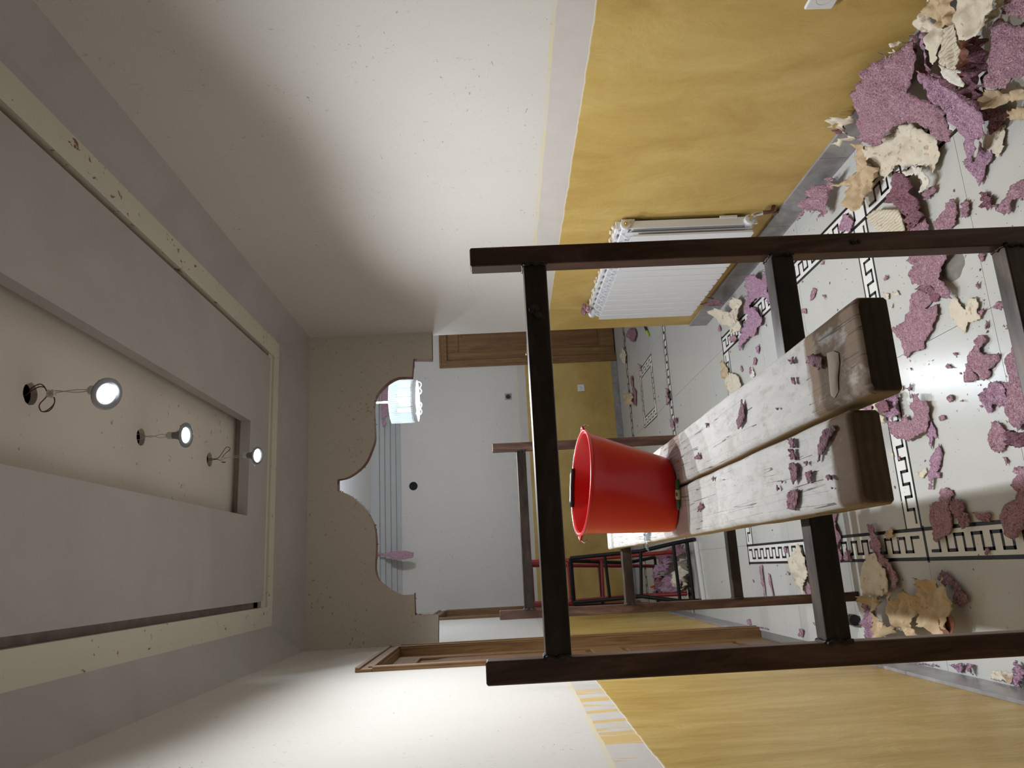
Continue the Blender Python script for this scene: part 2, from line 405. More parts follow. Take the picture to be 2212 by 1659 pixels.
# ---- far hall ceiling and cornice
fc = struct(MB((1.5, 6.4, HF)).box((XL-.15, WR_END, HF), (XF+.1, YF+.1, HF+.05)).build('ceiling_hall', M['white_ceiling']), 'white ceiling of the far hall')
mb = MB((1.5, YF, 2.6))
yo = [(2.50, .0), (2.50, .018), (2.545, .022), (2.55, .05), (2.60, .055), (2.605, .09), (2.655, .10), (2.66, .14), (2.705, .15), (2.71, .19), (2.80, .20), (2.80, 0)]
mb.prism([(XL, YF-d, z) for z, d in yo], (XF-XL, 0, 0))
struct(mb.build('trim_1', plain('grey primed cornice', (.42, .42, .41), .6, vary=.05)), 'grey stepped cornice along the top of the far wall')
# torn wallpaper left on the cornice is added with the paper below

# ---- floor
floor = struct(MB((.8, 3, -.04)).box((XL-.15, YB-.1, -.05), (XF+.1, YF+.1, -.004)).build('floor', M['grout']), 'polished grey tile floor with greek key borders')
fcache = {}
def fpart(name, mb, mt, x, y, **k):
    o = mb.build(name, mt, floor, **k); o.location = Vector((x, y, 0))-Vector(floor.location); return o
def tile_mesh(w_, d_, mt, nm):
    k = (round(w_, 3), round(d_, 3), nm)
    if k not in fcache:
        g = .0008; mb = MB(); mb.box((g, g, -.004), (w_-g, d_-g, 0)); me = bpy.data.meshes.new(nm)
        me.from_pydata([tuple(v) for v in mb.v], [], mb.f); me.materials.append(mt); fcache[k] = me
    return fcache[k]
def lay(x0, x1, y0, y1, nm='tile', mt=None):
    o = link(nm, tile_mesh(x1-x0, y1-y0, mt or M['tile'], nm), None, floor)
    o.location = Vector((x0, y0, 0))-Vector(floor.location); return o
KX = [XL, -.045, .065, .66, 1.222, 1.335, XR]
def grid(xs, ys, skip=()):
    for i in range(len(xs)-1):
        for j in range(len(ys)-1):
            lay(xs[i], xs[i+1], ys[j], ys[j+1])
YN = [YB, -1.6, -1, -.4, .2, .8, 1.4, 2.0, 2.555]
for xa, xb in ((XL, -.045), (.065, .66), (.66, 1.222), (1.335, XR)): grid([xa, xb], YN)
YM = [2.66, 3.21, 3.76, 4.30]
for xa, xb in ((XL, -.045), (1.335, XR)): grid([xa, xb], [2.555, 3.15, 3.75, 4.41])
for xa, xb in ((.065, .66), (.66, 1.222)): grid([xa, xb], YM)
FX = [XL, .06, .66, 1.26, 1.86, 2.46, 3.06, XF]
grid([x for x in FX if x < XR] + [XR], [4.41, 4.68]); grid(FX, [4.68, 5.28, 5.80]); grid(FX, [5.92, 6.40])
grid(FX, [7.0, 7.56]); grid([XL, .06, .66, 1.24], [6.40, 7.0]); grid([1.82, 2.46, 3.06, XF], [6.40, 7.0]); grid(FX, [7.66, 8.2])
LW = .0105
def inlay(segs, name='key_inlay', w=LW, label=None):    # black strips let into the white band
    mb = MB(); x0 = min(min(s[0], s[2]) for s in segs); y0 = min(min(s[1], s[3]) for s in segs)
    for (a, b, c_, d) in segs:
        mb.box((min(a, c_)-w/2-x0, min(b, d)-w/2-y0, -.002), (max(a, c_)+w/2-x0, max(b, d)+w/2-y0, .0007))
    return fpart(name, mb, M['tile_black'], x0, y0)
def key(a0, a1, lo, hi, h0, n, vert, flip=False):
    """square-wave meander from a0 to a1; lo/hi across; vert = runs along Y"""
    segs = []; st = (a1-a0)/n; cur = hi if flip else lo
    for i in range(n):
        p, q = a0+i*st, a0+(i+1)*st
        segs.append((cur, p, cur, q) if vert else (p, cur, q, cur))
        nx = lo if cur == hi else hi
        if i < n-1: segs.append((lo, q, hi, q) if vert else (q, lo, q, hi))
        cur = nx
    return segs
def band_y(x0, x1, y0, y1, n, flip=False, ends=(1, 1)):
    k = max(1, round((y1-y0)/.6)); st = (y1-y0)/k
    for i in range(k): lay(x0, x1, y0+i*st, y0+(i+1)*st, 'border_strip', M['tile_white'])
    inlay([(x0+.006, y0, x0+.006, y1)], 'border_line', .011); inlay([(x1-.006, y0, x1-.006, y1)], 'border_line', .011)
    c_ = (x0+x1)/2; inlay(key(y0+.03, y1-.03, c_-.024, c_+.024, 0, n, True, flip))
def band_x(y0, y1, x0, x1, n, flip=False, lw=0):
    k = max(1, round((x1-x0)/.6)); st = (x1-x0)/k
    for i in range(k): lay(x0+i*st, x0+(i+1)*st, y0, y1, 'border_strip', M['tile_white'])
    inlay([(x0, y0+.005+lw/2, x1, y0+.005+lw/2)], 'border_line', .009+lw); inlay([(x0, y1-.004-lw/2, x1, y1-.004-lw/2)], 'border_line', .007+lw)
    c_ = (y0+y1)/2-.002; inlay(key(x0+.02, x1-.02, c_-.021, c_+.021, 0, n, False, flip), w=LW+lw)
band_y(-.045, .065, YB, 2.548, 103); band_y(1.222, 1.335, YB, 2.548, 103)
band_y(-.045, .065, 2.56, 4.41, 39, True); band_y(1.222, 1.335, 2.56, 4.41, 39, True)
inlay([(-.045, 2.552, .065, 2.552), (1.222, 2.552, 1.335, 2.552)], 'border_line', .012)
inlay([(-.045, 4.404, .065, 4.404), (1.222, 4.404, 1.335, 4.404)], 'border_line', .012)
band_x(2.555, 2.66, .065, 1.222, 25); band_x(4.30, 4.41, .065, 1.222, 25, True)
band_x(5.80, 5.92, XL, XF, 60, lw=.006); band_x(7.56, 7.66, XL, XF, 48, lw=.008)
# small rectangle in the middle of the far hall
lay(1.24, 1.34, 6.40, 7.0, 'border_strip', M['tile_white']); lay(1.72, 1.82, 6.40, 7.0, 'border_strip', M['tile_white'])
lay(1.34, 1.72, 6.40, 6.48, 'border_strip', M['tile_white']); lay(1.34, 1.72, 6.92, 7.0, 'border_strip', M['tile_white']); lay(1.34, 1.72, 6.48, 6.92)
inlay([(1.245, 6.405, 1.815, 6.405), (1.245, 6.995, 1.815, 6.995), (1.245, 6.405, 1.245, 6.995), (1.815, 6.405, 1.815, 6.995), (1.335, 6.475, 1.725, 6.475), (1.335, 6.925, 1.725, 6.925), (1.335, 6.475, 1.335, 6.925), (1.725, 6.475, 1.725, 6.925)], 'border_line', .010)
inlay(key(6.42, 6.98, 1.27, 1.31, 0, 9, True)); inlay(key(6.42, 6.98, 1.75, 1.79, 0, 9, True)); inlay(key(1.36, 1.70, 6.425, 6.455, 0, 7, False)); inlay(key(1.36, 1.70, 6.945, 6.975, 0, 7, False))

# ---- skirting, one marble piece per length
def skirt(nm, label, pieces):
    root = None
    for i, (a, b) in enumerate(pieces):
        org = tuple((a[k]+b[k])/2 for k in range(3))
        if root is None:
            root = thing(nm, (a[0], a[1], 0), None, None); root['kind'] = 'structure'; root['label'] = label
        o = MB().box(a, b).build('skirting_tile', M['skirt'], root, bevel=.0015); o.matrix_parent_inverse = Matrix.Translation(-Vector(root.location))
def run(axis, x0, x1, lo, hi, z, step=.6):
    out = []; p = lo
    while p < hi-.01:
        q = min(p+step, hi)
        out.append(((x0, p+.0007, 0.001), (x1, q-.0007, z)) if axis == 1 else ((p+.0007, x0, 0.001), (q-.0007, x1, z))); p = q
    return out
skirt('baseboard_left', 'grey marble skirting along the left wall', run(1, XL, XL+.012, YB, 3.45, .118) + run(1, XL, XL+.012, 4.45, 6.78, .118))
skirt('baseboard_right', 'grey marble skirting along the right wall', run(1, XR-.012, XR, YB, WR_END, .118))
skirt('baseboard_far', 'grey marble skirting along the far wall', run(0, YF-.012, YF, XL, 2.255, .07) + run(0, YF-.012, YF, 3.19, XF, .07))

# ---- doors
def casing(root, axis, face, sgn, u0, u1, z1, cw, th):
    """stepped casing boards round an opening; u along the wall, sgn = direction into the room"""
    def bx(mb, ua, ub, za, zb, t0, t1):
        if axis == 0: mb.box((face+sgn*t0, ua, za), (face+sgn*t1, ub, zb))
        else: mb.box((ua, face+sgn*t0, za), (ub, face+sgn*t1, zb))
    for nm, A in (('jamb_casing', (u0-cw, u0, 0.0, z1)), ('jamb_casing', (u1, u1+cw, 0.0, z1)), ('head_casing', (u0-cw, u1+cw, z1, z1+cw))):
        mb = MB(); ua, ub, za, zb = A
        bx(mb, ua, ub, za, zb, 0, th*.6)
        if nm == 'head_casing':
            bx(mb, ua, ub, zb-cw*.3, zb, th*.6, th); bx(mb, ua+cw*.65, ub-cw*.65, za, za+cw*.35, th*.6, th*.85)
        else:
            out = (ua, ua+cw*.3) if ub == u0 else (ub-cw*.3, ub); inn = (ub-cw*.35, ub) if ub == u0 else (ua, ua+cw*.35)
            bx(mb, out[0], out[1], za, zb, th*.6, th); bx(mb, inn[0], inn[1], za, zb, th*.6, th*.85)
        o = mb.build(nm, M['pine'], root, bevel=.003); o.matrix_parent_inverse = Matrix.Translation(-Vector(root.location))
        o.data.materials[0] = M['pine']
def leaf(root, axis, face, u0, u1, z1, th, sgn, panels, handle=None):
    def P(u, d, z): return (face+sgn*d, u, z) if axis == 0 else (u, face+sgn*d, z)
    inv = Matrix.Translation(-Vector(root.location))
    mb = MB(); mb.box(P(u0+.003, -.05, .006), P(u1-.003, -.085, z1-.003)); o = mb.build('door_leaf', M['pine'], root); o.matrix_parent_inverse = inv
    st = .11
    mb = MB()
    zs = sorted({.006, z1-.003} | {p[0] for p in panels} | {p[1] for p in panels})
    mb.box(P(u0+.003, -.05, .006), P(u0+st, -.035, z1-.003)); mb.box(P(u1-st, -.05, .006), P(u1-.003, -.035, z1-.003))
    pz = [.006]
    for p in panels: pz += [p[0], p[1]]
    pz.append(z1-.003)
    for i in range(0, len(pz), 2): mb.box(P(u0+st, -.05, pz[i]), P(u1-st, -.035, pz[i+1]))
    o = mb.build('stiles_and_rails', M['pine'], root, bevel=.004); o.matrix_parent_inverse = inv
    for (za, zb, arch_) in panels:
        ua, ub = u0+st+.03, u1-st-.03; ring = [(ua, za+.03), (ub, za+.03)]
        if arch_:
            n = 12; zt_ = zb-.03; hh = .12
            ring += [(ub, zt_-hh)] + [(ub+(ua-ub)*k/n, zt_-hh+hh*math.sin(PI*k/n)**.7) for k in range(1, n)] + [(ua, zt_-hh)]
        else: ring += [(ub, zb-.03), (ua, zb-.03)]
        mb = MB(); mb.prism([P(u, -.05, z) for u, z in ring], Vector(P(0, -.040, 0))-Vector(P(0, -.05, 0)))
        o = mb.build('door_panel', M['pine_panel'], root, bevel=.006); o.matrix_parent_inverse = inv
    mb = MB(); mb.box(P(u0-.001, .001, 0), P(u0+.004, -.13, z1)); mb.box(P(u1-.004, .001, 0), P(u1+.001, -.13, z1)); mb.box(P(u0, .001, z1-.004), P(u1, -.13, z1))
    o = mb.build('door_frame', M['pine'], root); o.matrix_parent_inverse = inv
    if handle:
        hu, hz = handle
        mb = MB(); mb.lathe([(0, 0), (.018, 0), (.018, .008), (.009, .012), (.008, .04), (0, .042)], 14, M=Matrix(((1,0,0),(0,0,-1),(0,1,0))) if axis == 1 else Matrix(((0,0,1),(0,1,0),(-1,0,0))), c=P(hu, -.035, hz))
        mb.tube([P(hu, .0, hz), P(hu+.03, .004, hz), P(hu+.11, .0, hz-.004)], .007, 8)
        mb.lathe([(0, 0), (.015, 0), (.015, .006), (0, .007)], 14, M=Matrix(((1,0,0),(0,0,-1),(0,1,0))) if axis == 1 else Matrix(((0,0,1),(0,1,0),(-1,0,0))), c=P(hu, -.035, hz-.07))
        o = mb.build('door_handle', M['brass'], root, 'gold coloured lever handle', smooth=.6); o.matrix_parent_inverse = inv
def door(nm, label, axis, face, sgn, op, cw, panels, handle=None):
    loc = (face, op[0], 0) if axis == 0 else (op[0], face, 0)
    r = thing(nm, loc, None, None); r['kind'] = 'structure'; r['label'] = label
    casing(r, axis, face, sgn, op[0], op[1], op[3], cw, .022); leaf(r, axis, face, op[0], op[1], op[3], .04, sgn, panels, handle); return r
door('door_1', 'dark pine door in the left wall just before the arch', 0, XL, 1, D1, .075, [(.18, .82, False), (.98, 1.9, True)])
door('door_2', 'pine door at the far end of the left wall', 0, XL, 1, D2, .085, [(.18, .82, False), (.98, 1.9, True)])
door('door_3', 'pine door with arched panel in the far wall', 1, YF, -1, D3, .085, [(.16, .80, False), (.92, 1.82, True)], (2.40, 1.03))
# ================================================================== TRESTLES
def tube_sq(name, a, b, s, mt, parent, ax, label=None):
    """square steel tube between two points along axis ax, hollow-looking ends"""
    a = Vector(a); b = Vector(b); h = s/2; lo = a.copy(); hi = b.copy()
    for k in range(3):
        if k != ax: lo[k] -= h; hi[k] += h
    mb = MB(parent.location); mb.box(lo, hi)
    # dark open mouths at both ends
    return mb.build(name, mt, parent, label, bevel=.003)
def trestle(Yf, xl, xr, zt, rungs, label, s=.036, rs=.040, feet=0.0):
    r = thing('scaffold_trestle', ((xl+xr)/2, Yf+s/2, 0), label, 'trestle', 'steel trestles carrying the planks')
    yc = Yf+s/2
    for x in (xl+s/2, xr-s/2):
        o = tube_sq('post', (x, yc, 0), (x, yc, zt), s, M['rust'], r, 2)
        mb = MB(r.location); mb.box((x-s/2+.003, yc-s/2+.003, zt), (x+s/2-.003, yc+s/2-.003, zt+.0006)); mb.build('tube_mouth', M['dark_hole'], o)
        mb = MB(r.location); mb.box((x-s/2-.001, yc-s/2-.001, 0.0), (x+s/2+.001, yc+s/2+.001, .012)); mb.build('foot_cap', M['black_plastic'], o)
    for z in rungs:
        z0 = z-rs; mb = MB(r.location); mb.box((xl+s-.0005, Yf-.0005, z0), (xr-s+.0005, Yf+rs-.0015, z)); mb.build('rung', M['scale'] , r, bevel=.0035)
        for x, sg in ((xl+s, 1), (xr-s, -1)):
            mb = MB(r.location); rnd = random.Random(int(z*1000)+int(x*100))
            pts = [(x+rnd.uniform(-.002, .003)*sg, Yf-.002+rnd.uniform(-.0015, .001), z0+rs*k/9) for k in range(10)]
            mb.tube(pts, [rnd.uniform(.0025, .0048) for _ in pts], 6)
            pts = [(x+rnd.uniform(-.002, .003)*sg, Yf+s*k/6, z+rnd.uniform(-.001, .0015)) for k in range(7)]
            mb.tube(pts, [rnd.uniform(.002, .004) for _ in pts], 6)
            mb.build('weld_bead', M['weld'], r, smooth=4)
    return r
near = trestle(1.2, -.172, .548, 1.478, (1.386, .950, .531, .11), 'nearest rusty brown steel trestle, filling the foreground in front of the planks')
far_ = trestle(3.10, -.199, .516, 1.460, (1.36, .950, .510, .10), 'second rusty steel trestle, standing behind the red bucket under the far plank ends')
# loose weld blobs and a bolt stub on the near trestle
for (x, z, r_) in ((.457, 1.374, .007), (.40, 1.368, .006), (.545, .785, .004)):
    pass
mb = MB(near.location); mb.lathe([(0, -.004), (.006, -.003), (.008, .002), (.005, .007), (0, .009)], 10, (.418, 1.199, 1.366), Matrix(((1,0,0),(0,0,-1),(0,1,0)))); mb.lathe([(0, -.003), (.010, -.002), (.009, .003), (0, .004)], 10, (.428, 1.199, 1.372), Matrix(((1,0,0),(0,0,-1),(0,1,0)))); mb.build('weld_blob', M['weld'], near, 'shiny blob of weld metal on the top rung', smooth=4)
mb = MB(near.location); mb.lathe([(0, -.003), (.005, -.002), (.006, .002), (0, .005)], 10, (.530, 1.199, .80), Matrix(((1,0,0),(0,0,-1),(0,1,0)))); mb.lathe([(0, -.002), (.004, -.002), (.004, .002), (0, .004)], 8, (.530, 1.199, .79), Matrix(((1,0,0),(0,0,-1),(0,1,0)))); mb.build('weld_blob', M['weld'], near, smooth=4)

# ================================================================== PLANKS
def plank_mat(nm, seed, brown_y, ring, endk=1):
    t = NT(nm); X = t.xyz(); n = t.noise(26, 6, .7, (1.8, .5, 1)); n2 = t.noise(5, 5, .6); gr = t.noise(30, 4, .6, (3, .25, 3))
    white = t.mix(n, (.40, .385, .37), (.74, .73, .72)); white = t.mix(t.math('MULTIPLY', n2, .45), white, (.5, .455, .40)); bl = t.noise(60, 5, .75, (1, .35, 1)); white = t.mix(t.math('MULTIPLY_ADD', bl, 5, -2.6, clamp=True), white, (.40, .35, .31)); X0 = t.math('SUBTRACT', X[1], 1.86); shadowf = t.math('MULTIPLY', t.math('LESS_THAN', t.math('ABSOLUTE', X0), t.math('MULTIPLY_ADD', n2, .03, .05)), 1.0); white = t.mix(t.math('MULTIPLY', shadowf, .65), white, (.36, .17, .12))  # reddish band by the bucket: its cast shadow painted into the white
    wood = t.mix(gr, (.16, .095, .05), (.30, .20, .12)); wood = t.mix(n2, wood, (.2, .13, .08))
    edge = t.math('MULTIPLY_ADD', t.noise(20, 3, .6, (1, 3, 1)), .03, brown_y-.015)
    f = t.math('MULTIPLY_ADD', t.math('SUBTRACT', X[1], edge), 90, .5, clamp=True)
    worn = t.math('MULTIPLY_ADD', t.math('SUBTRACT', t.noise(13, 5, .75, (1, .7, 1)), .56), 9, 0, clamp=True)
    c = t.mix(f, wood, white); c = t.mix(t.math('MULTIPLY', worn, .45), c, (.38, .33, .28)); c = t.mix(t.math('MULTIPLY', t.math('SUBTRACT', 1, f), t.math('MULTIPLY_ADD', t.noise(17, 4, .7, (1, .5, 1)), 9, -5, clamp=True)), c, (.5, .46, .42))
    # painted top only; sides keep wood colour
    ge = t.new('ShaderNodeNewGeometry'); sp = t.new('ShaderNodeSeparateXYZ'); t.lk(ge.outputs['Normal'], sp.inputs[0])
    tf = t.math('MULTIPLY_ADD', sp.outputs[2], 4, -1.6, clamp=True)
    side = t.mix(gr, (.26, .17, .09), (.44, .33, .19)); ft = t.math('MULTIPLY_ADD', t.math('MULTIPLY', sp.outputs[1], -1), 6, -3, clamp=True)
    # growth rings on the sawn end
    wv = t.new('ShaderNodeTexWave'); wv.wave_type = 'RINGS'; wv.inputs['Scale'].default_value = 26; wv.inputs['Distortion'].default_value = 3
    mp = t.new('ShaderNodeMapping'); mp.inputs['Location'].default_value = (-ring, 0, -.93); mp.inputs['Rotation'].default_value = (PI/2, 0, 0); t.lk(t.co, mp.inputs[0]); t.lk(mp.outputs[0], wv.inputs[0])
    end = t.mix(t.math('ADD', t.math('MULTIPLY', wv.outputs['Fac'], .25), t.math('MULTIPLY', n, .9)), tuple(v*endk for v in (.03, .02, .014)), tuple(v*endk for v in (.09, .062, .045))); side = t.mix(ft, side, end)
    c = t.mix(tf, side, c)
    # long drying cracks
    cr_ = t.noise(9, 3, .5, (7, .12, 1)); k_ = t.math('LESS_THAN', t.math('ABSOLUTE', t.math('SUBTRACT', cr_, .5)), .006); k2 = t.math('GREATER_THAN', t.noise(3, 2), .44)
    c = t.mix(t.math('MULTIPLY', t.math('MULTIPLY', k_, k2), .8), c, (.06, .04, .03))
    t.bump(t.math('ADD', n, t.math('MULTIPLY', k_, -1.5)), .3, .003)
    return t.done(c, .8)
def plank(x0, x1, y0, y1, zb, th, mt, label, seed, skew=0, bev=.009):
    rnd = random.Random(seed); mb = MB((0, 0, 0)); n = 60; sec = []
    def ring(y):
        w0 = x0+skew*(y-y0)+.003*noise.noise(Vector((seed, y*2.2, 0)))+.0012*noise.noise(Vector((seed, y*11, 3)))
        w1 = x1+skew*(y-y0)+.0025*noise.noise(Vector((seed+5, y*2.2, 0)))+.0012*noise.noise(Vector((seed+5, y*11, 3)))
        zt = zb+th+.0012*noise.noise(Vector((seed, y*4, 9)))
        b = bev*(1+.4*noise.noise(Vector((seed, y*9, 5)))); return [(w0+b*.4, y, zb), (w1-b*.4, y, zb), (w1, y, zb+b*.4), (w1+.001, y, zt-b), (w1-b*.35, y, zt-b*.3), (w1-b, y, zt), (w0+(w1-w0)*.66, y, zt-.0006), (w0+(w1-w0)*.33, y, zt-.0004), (w0+b, y, zt), (w0+b*.35, y, zt-b*.3), (w0, y, zt-b), (w0, y, zb+b*.4)]
    ys = [y0+(y1-y0)*i/n for i in range(n+1)]
    rings = [ring(y) for y in ys]
    def shrink(rg, k, dy):
        cx = sum(p[0] for p in rg)/12; cz = zb+th/2
        return [(cx+(p[0]-cx)*(1-k*.05), p[1]+dy, cz+(p[2]-cz)*(1-k*.13)) for p in rg]
    rings = [shrink(rings[0], 1.6, -.010), shrink(rings[0], .7, -.007), shrink(rings[0], .2, -.003)]+rings+[shrink(rings[-1], 1, .006)]
    vs = [p for r in rings for p in r]; fs = []
    for i in range(len(rings)-1):
        for k in range(12): fs.append((i*12+k, i*12+(k+1) % 12, (i+1)*12+(k+1) % 12, (i+1)*12+k))
    fs.append(tuple(range(12))[::-1]); fs.append(tuple((len(rings)-1)*12+k for k in range(12)))
    mb.o = Vector(((x0+x1)/2, y0, zb)); mb.add(vs, fs)
    return mb.build('scaffold_plank', mt, None, label, 'plank', 'wooden planks on the trestles', smooth=.7)
ZP = .9505
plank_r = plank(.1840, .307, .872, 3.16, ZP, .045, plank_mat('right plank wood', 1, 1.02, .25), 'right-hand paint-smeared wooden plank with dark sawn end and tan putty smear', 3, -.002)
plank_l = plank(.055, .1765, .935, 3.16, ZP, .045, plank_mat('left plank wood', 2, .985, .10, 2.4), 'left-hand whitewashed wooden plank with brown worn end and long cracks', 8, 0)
ZT = ZP+.045
# putty smear dried on the right plank
def blob(name, px, z, h, mt, parent=None, label=None, cat=None, group=None, inset=.35):
    ps = [at(x, y, 2, z) for x, y in px]; c_ = sum(ps, Vector())/len(ps); mb = MB(c_ if parent is None else parent.location)
    n = len(ps); vs = list(ps)+[c_+(p-c_)*.82+Vector((0, 0, h*.8)) for p in ps]+[c_+(p-c_)*inset+Vector((0, 0, h)) for p in ps]+[c_+Vector((0, 0, h))]
    fs = [(i, (i+1) % n, (i+1) % n+n, i+n) for i in range(n)]+[(i+n, (i+1) % n+n, (i+1) % n+2*n, i+2*n) for i in range(n)]+[(i+2*n, (i+1) % n+2*n, 3*n) for i in range(n)]
    mb.add(vs, fs); return mb.build(name, mt, parent, label, cat, group, smooth=4)
blob('putty_smear', [(1786,763),(1800,758),(1811,763),(1813,785),(1810,815),(1811,845),(1803,860),(1795,855),(1792,825),(1790,795)], ZT+.001, .002, plain('tan putty', (.42, .33, .23), .7), plank_r, 'tan dried putty smear')

# ================================================================== BUCKET
BX, BY = .166, 1.945; BZ = ZT+.0015
bk = thing('bucket', (BX, BY, BZ), 'red plastic bucket with wire handle standing on the planks', 'bucket')
def bring(s, dr=0):          # circle of the leaning, slightly squashed wall, s = 0 bottom .. 1 top
    r = .0955+(.133-.0955)*s+dr; cx = BX+.044*s; cy = BY-.0*s; tilt = math.radians(5.5)*s; ty = math.radians(4.5)*s
    return [(cx+r*math.cos(q), cy+r*math.sin(q), BZ+.232*s-r*math.cos(q)*math.tan(tilt)+r*math.sin(q)*math.tan(ty)) for q in [2*PI*k/56 for k in range(56)]]
def loft(rings, close0=False, close1=False, org=None):
    mb = MB(org); n = len(rings[0]); vs = [p for r in rings for p in r]; fs = []
    for i in range(len(rings)-1):
        for k in range(n): fs.append((i*n+k, i*n+(k+1) % n, (i+1)*n+(k+1) % n, (i+1)*n+k))
    if close0: fs.append(tuple(range(n))[::-1])
    if close1: fs.append(tuple((len(rings)-1)*n+k for k in range(n)))
    return mb.add(vs, fs)
O = bk.location
outer = [bring(0, -.006)]+[bring(0.012, -.001)]+[bring(s) for s in (.05, .2, .4, .6, .8, .93)]+[bring(.94, .001), bring(.955, .001), bring(.985, .001)]
inner = [bring(s, -.003) for s in (.985, .8, .6, .4, .2, .03)]
loft(outer+inner, True, True, O).build('bucket_body', M['red_plastic'], bk, smooth=.8)
rim = []
for a in range(9):
    q = 2*PI*a/8; rim.append(bring(.985+.018*math.sin(q), .002+.004*math.cos(q)))
loft(rim, org=O).build('rolled_rim', M['red_plastic'], bk, smooth=4)
ra, rb = Vector(bring(.975, .006)[0]), Vector(bring(.975, .006)[28])
for p, sg in ((ra, 1), (rb, -1)):
    mb = MB(O); mb.prism([p+Vector((-.004*sg, -.012, -.004)), p+Vector((.011*sg, -.007, .0)), p+Vector((.011*sg, .007, .0)), p+Vector((-.004*sg, .012, -.004))], (0, 0, .007)); mb.build('handle_lug', M['red_plastic'], bk, bevel=.0015)
mid = (ra+rb)/2; wire = []
for i in range(25):
    q = PI*i/24; e = .139
    p = mid + (ra-mid).normalized()*math.cos(q)*e*(1.0 if .15 < i/24 < .85 else .985) + Vector((0, .128, .016))*math.sin(q)**.75
    wire.append(p)
wire = [ra+Vector((.010, 0, -.014)), ra+Vector((.016, 0, -.006)), ra+Vector((.006, 0, .006))]+wire[1:-1]+[rb+Vector((-.006, 0, .006)), rb+Vector((-.016, 0, -.006)), rb+Vector((-.010, 0, -.014))]
MB(O).tube(wire, .0022, 8).build('wire_handle', M['chrome'], bk, smooth=4)
g = wire[11:18]; MB(O).tube(g, [.0062, .0075, .0066, .0072, .0066, .0074, .0062], 10).build('handle_grip', M['black_plastic'], bk, 'black plastic grip', smooth=4)

# green and cream tool handle in front of the bucket
hd = thing('scraper_handle', tuple(at(1466, 1068, 2, ZT)), 'green and cream scraper handle lying on the planks against the bucket', 'tool')
p0, p1 = at(1463, 1035, 2, ZT+.0065), at(1466, 1101, 2, ZT+.0065); dd = (p1-p0)
prof = [0, .08, .2, .35, .43, .57, .65, .8, .93, 1]; rr = [.003, .0045, .0052, .0050, .006, .006, .0052, .0052, .0048, .003]
hm = MB(hd.location).tube([p0+dd*s for s in prof], rr, 10); hm.build('grip', M['green'], hd, smooth=4)
hm = MB(hd.location).tube([p0+dd*s for s in (.34, .38, .62, .66)], [.0054, .0064, .0064, .0054], 10); hm.build('collar', M['cream_plastic'], hd, 'cream plastic oval collar', smooth=4)
hm = MB(hd.location).tube([p0+dd*s+Vector((0, -.0035, .0035)) for s in (.42, .46, .54, .58)], [.001, .0028, .0028, .001], 8); hm.build('inlay', M['green'], hd, smooth=4)

# clear plastic sliver drooping over the left plank
t = NT('clear film'); t.b.inputs['Transmission Weight'].default_value = .85; t.b.inputs['IOR'].default_value = 1.2; M['film'] = t.done((.8, .85, .9), .15)
ps = [at(1390,1152,2,ZT+.002), at(1404,1151,2,ZT+.004), at(1399,1168,2,ZT+.006), at(1400,1176,2,ZT+.003), at(1397,1187,2,ZT-.01), at(1402,1192,2,ZT-.02)]
c0 = sum(ps, Vector())/6; mb = MB(c0)
mb.add([ps[0], ps[0]+Vector((.02, -.008, .006)), ps[1], ps[2]+Vector((0, .008, .008)), ps[2], ps[3], ps[4]+Vector((0, .006, 0)), ps[4], ps[5]], [(0, 1, 4, 3), (1, 2, 4), (3, 4, 5, 6), (4, 5, 7), (5, 6, 8), (5, 7, 8)])
o = mb.build('plastic_film', M['film'], None, 'sliver of clear plastic film hanging over the left plank edge behind the bucket', 'plastic film', smooth=4)
o.modifiers.new('s', 'SOLIDIFY').thickness = .0006

# ================================================================== RADIATOR
RX = XR-.012; NE = 14; Y0, Y1 = 3.072, 4.226; ew = (Y1-Y0)/NE
rad = thing('radiator', (XR-.06, (Y0+Y1)/2, .2), 'white ribbed radiator on the yellow wall, littered with paper crumbs', 'radiator')
O = rad.location
def ribmesh():
    mb = MB((0, 0, 0)); g = .0065; a, b = g/2, ew-g/2; c_ = ew/2
    xf = 1.425
    def curve(u, z0_, z1_, dx=0, r=.05):      # front plate outline, rounded at the top going back to the wall
        return [(xf+dx, z0_), (xf+dx, z1_-.0), (xf+dx+.008, z1_+.012)]
    # front plate with rolled edges
    mb.prism([(xf+.0015, a, .235), (xf, a+.0015, .235), (xf, b-.0015, .235), (xf+.0015, b, .235), (xf+.010, b, .235), (xf+.010, b-.0015, .235), (xf+.0025, b-.0025, .235), (xf+.0025, a+.0025, .235), (xf+.010, a+.0015, .235), (xf+.010, a, .235)], (0, 0, .548))
    mb.box((xf, a+.006, .228), (xf+.004, b-.006, .236)); mb.box((xf, a+.006, .782), (xf+.004, b-.006, .790))
    # centre web and rear water column
    mb.box((xf+.003, c_-.0015, .25), (1.47, c_+.0015, .79)); mb.box((1.465, c_-.014, .22), (1.495, c_+.014, .845))
    # two middle fins, each a little higher than the one in front
    mb.box((xf+.022, a+.004, .25), (xf+.0245, b-.004, .810)); mb.box((xf+.043, a+.004, .25), (xf+.0455, b-.004, .830))
    # curved cheek on each side, bending up to the wall
    for y_ in (c_,):
        pr = [(xf+.001, .785), (xf+.012, .806), (xf+.03, .826), (xf+.05, .842), (1.49, .85), (1.49, .84), (xf+.05, .832), (xf+.032, .816), (xf+.014, .797), (xf+.004, .780)]
        mb.prism([(x, y_-.0015, z) for x, z in pr], (0, .003, 0))
    mb.box((1.467, a, .842), (1.503, b, .853))
    mb.box((1.46, 0, .235), (1.498, ew, .262)); mb.box((1.46, 0, .800), (1.498, ew, .828))
    return mb
rm = None
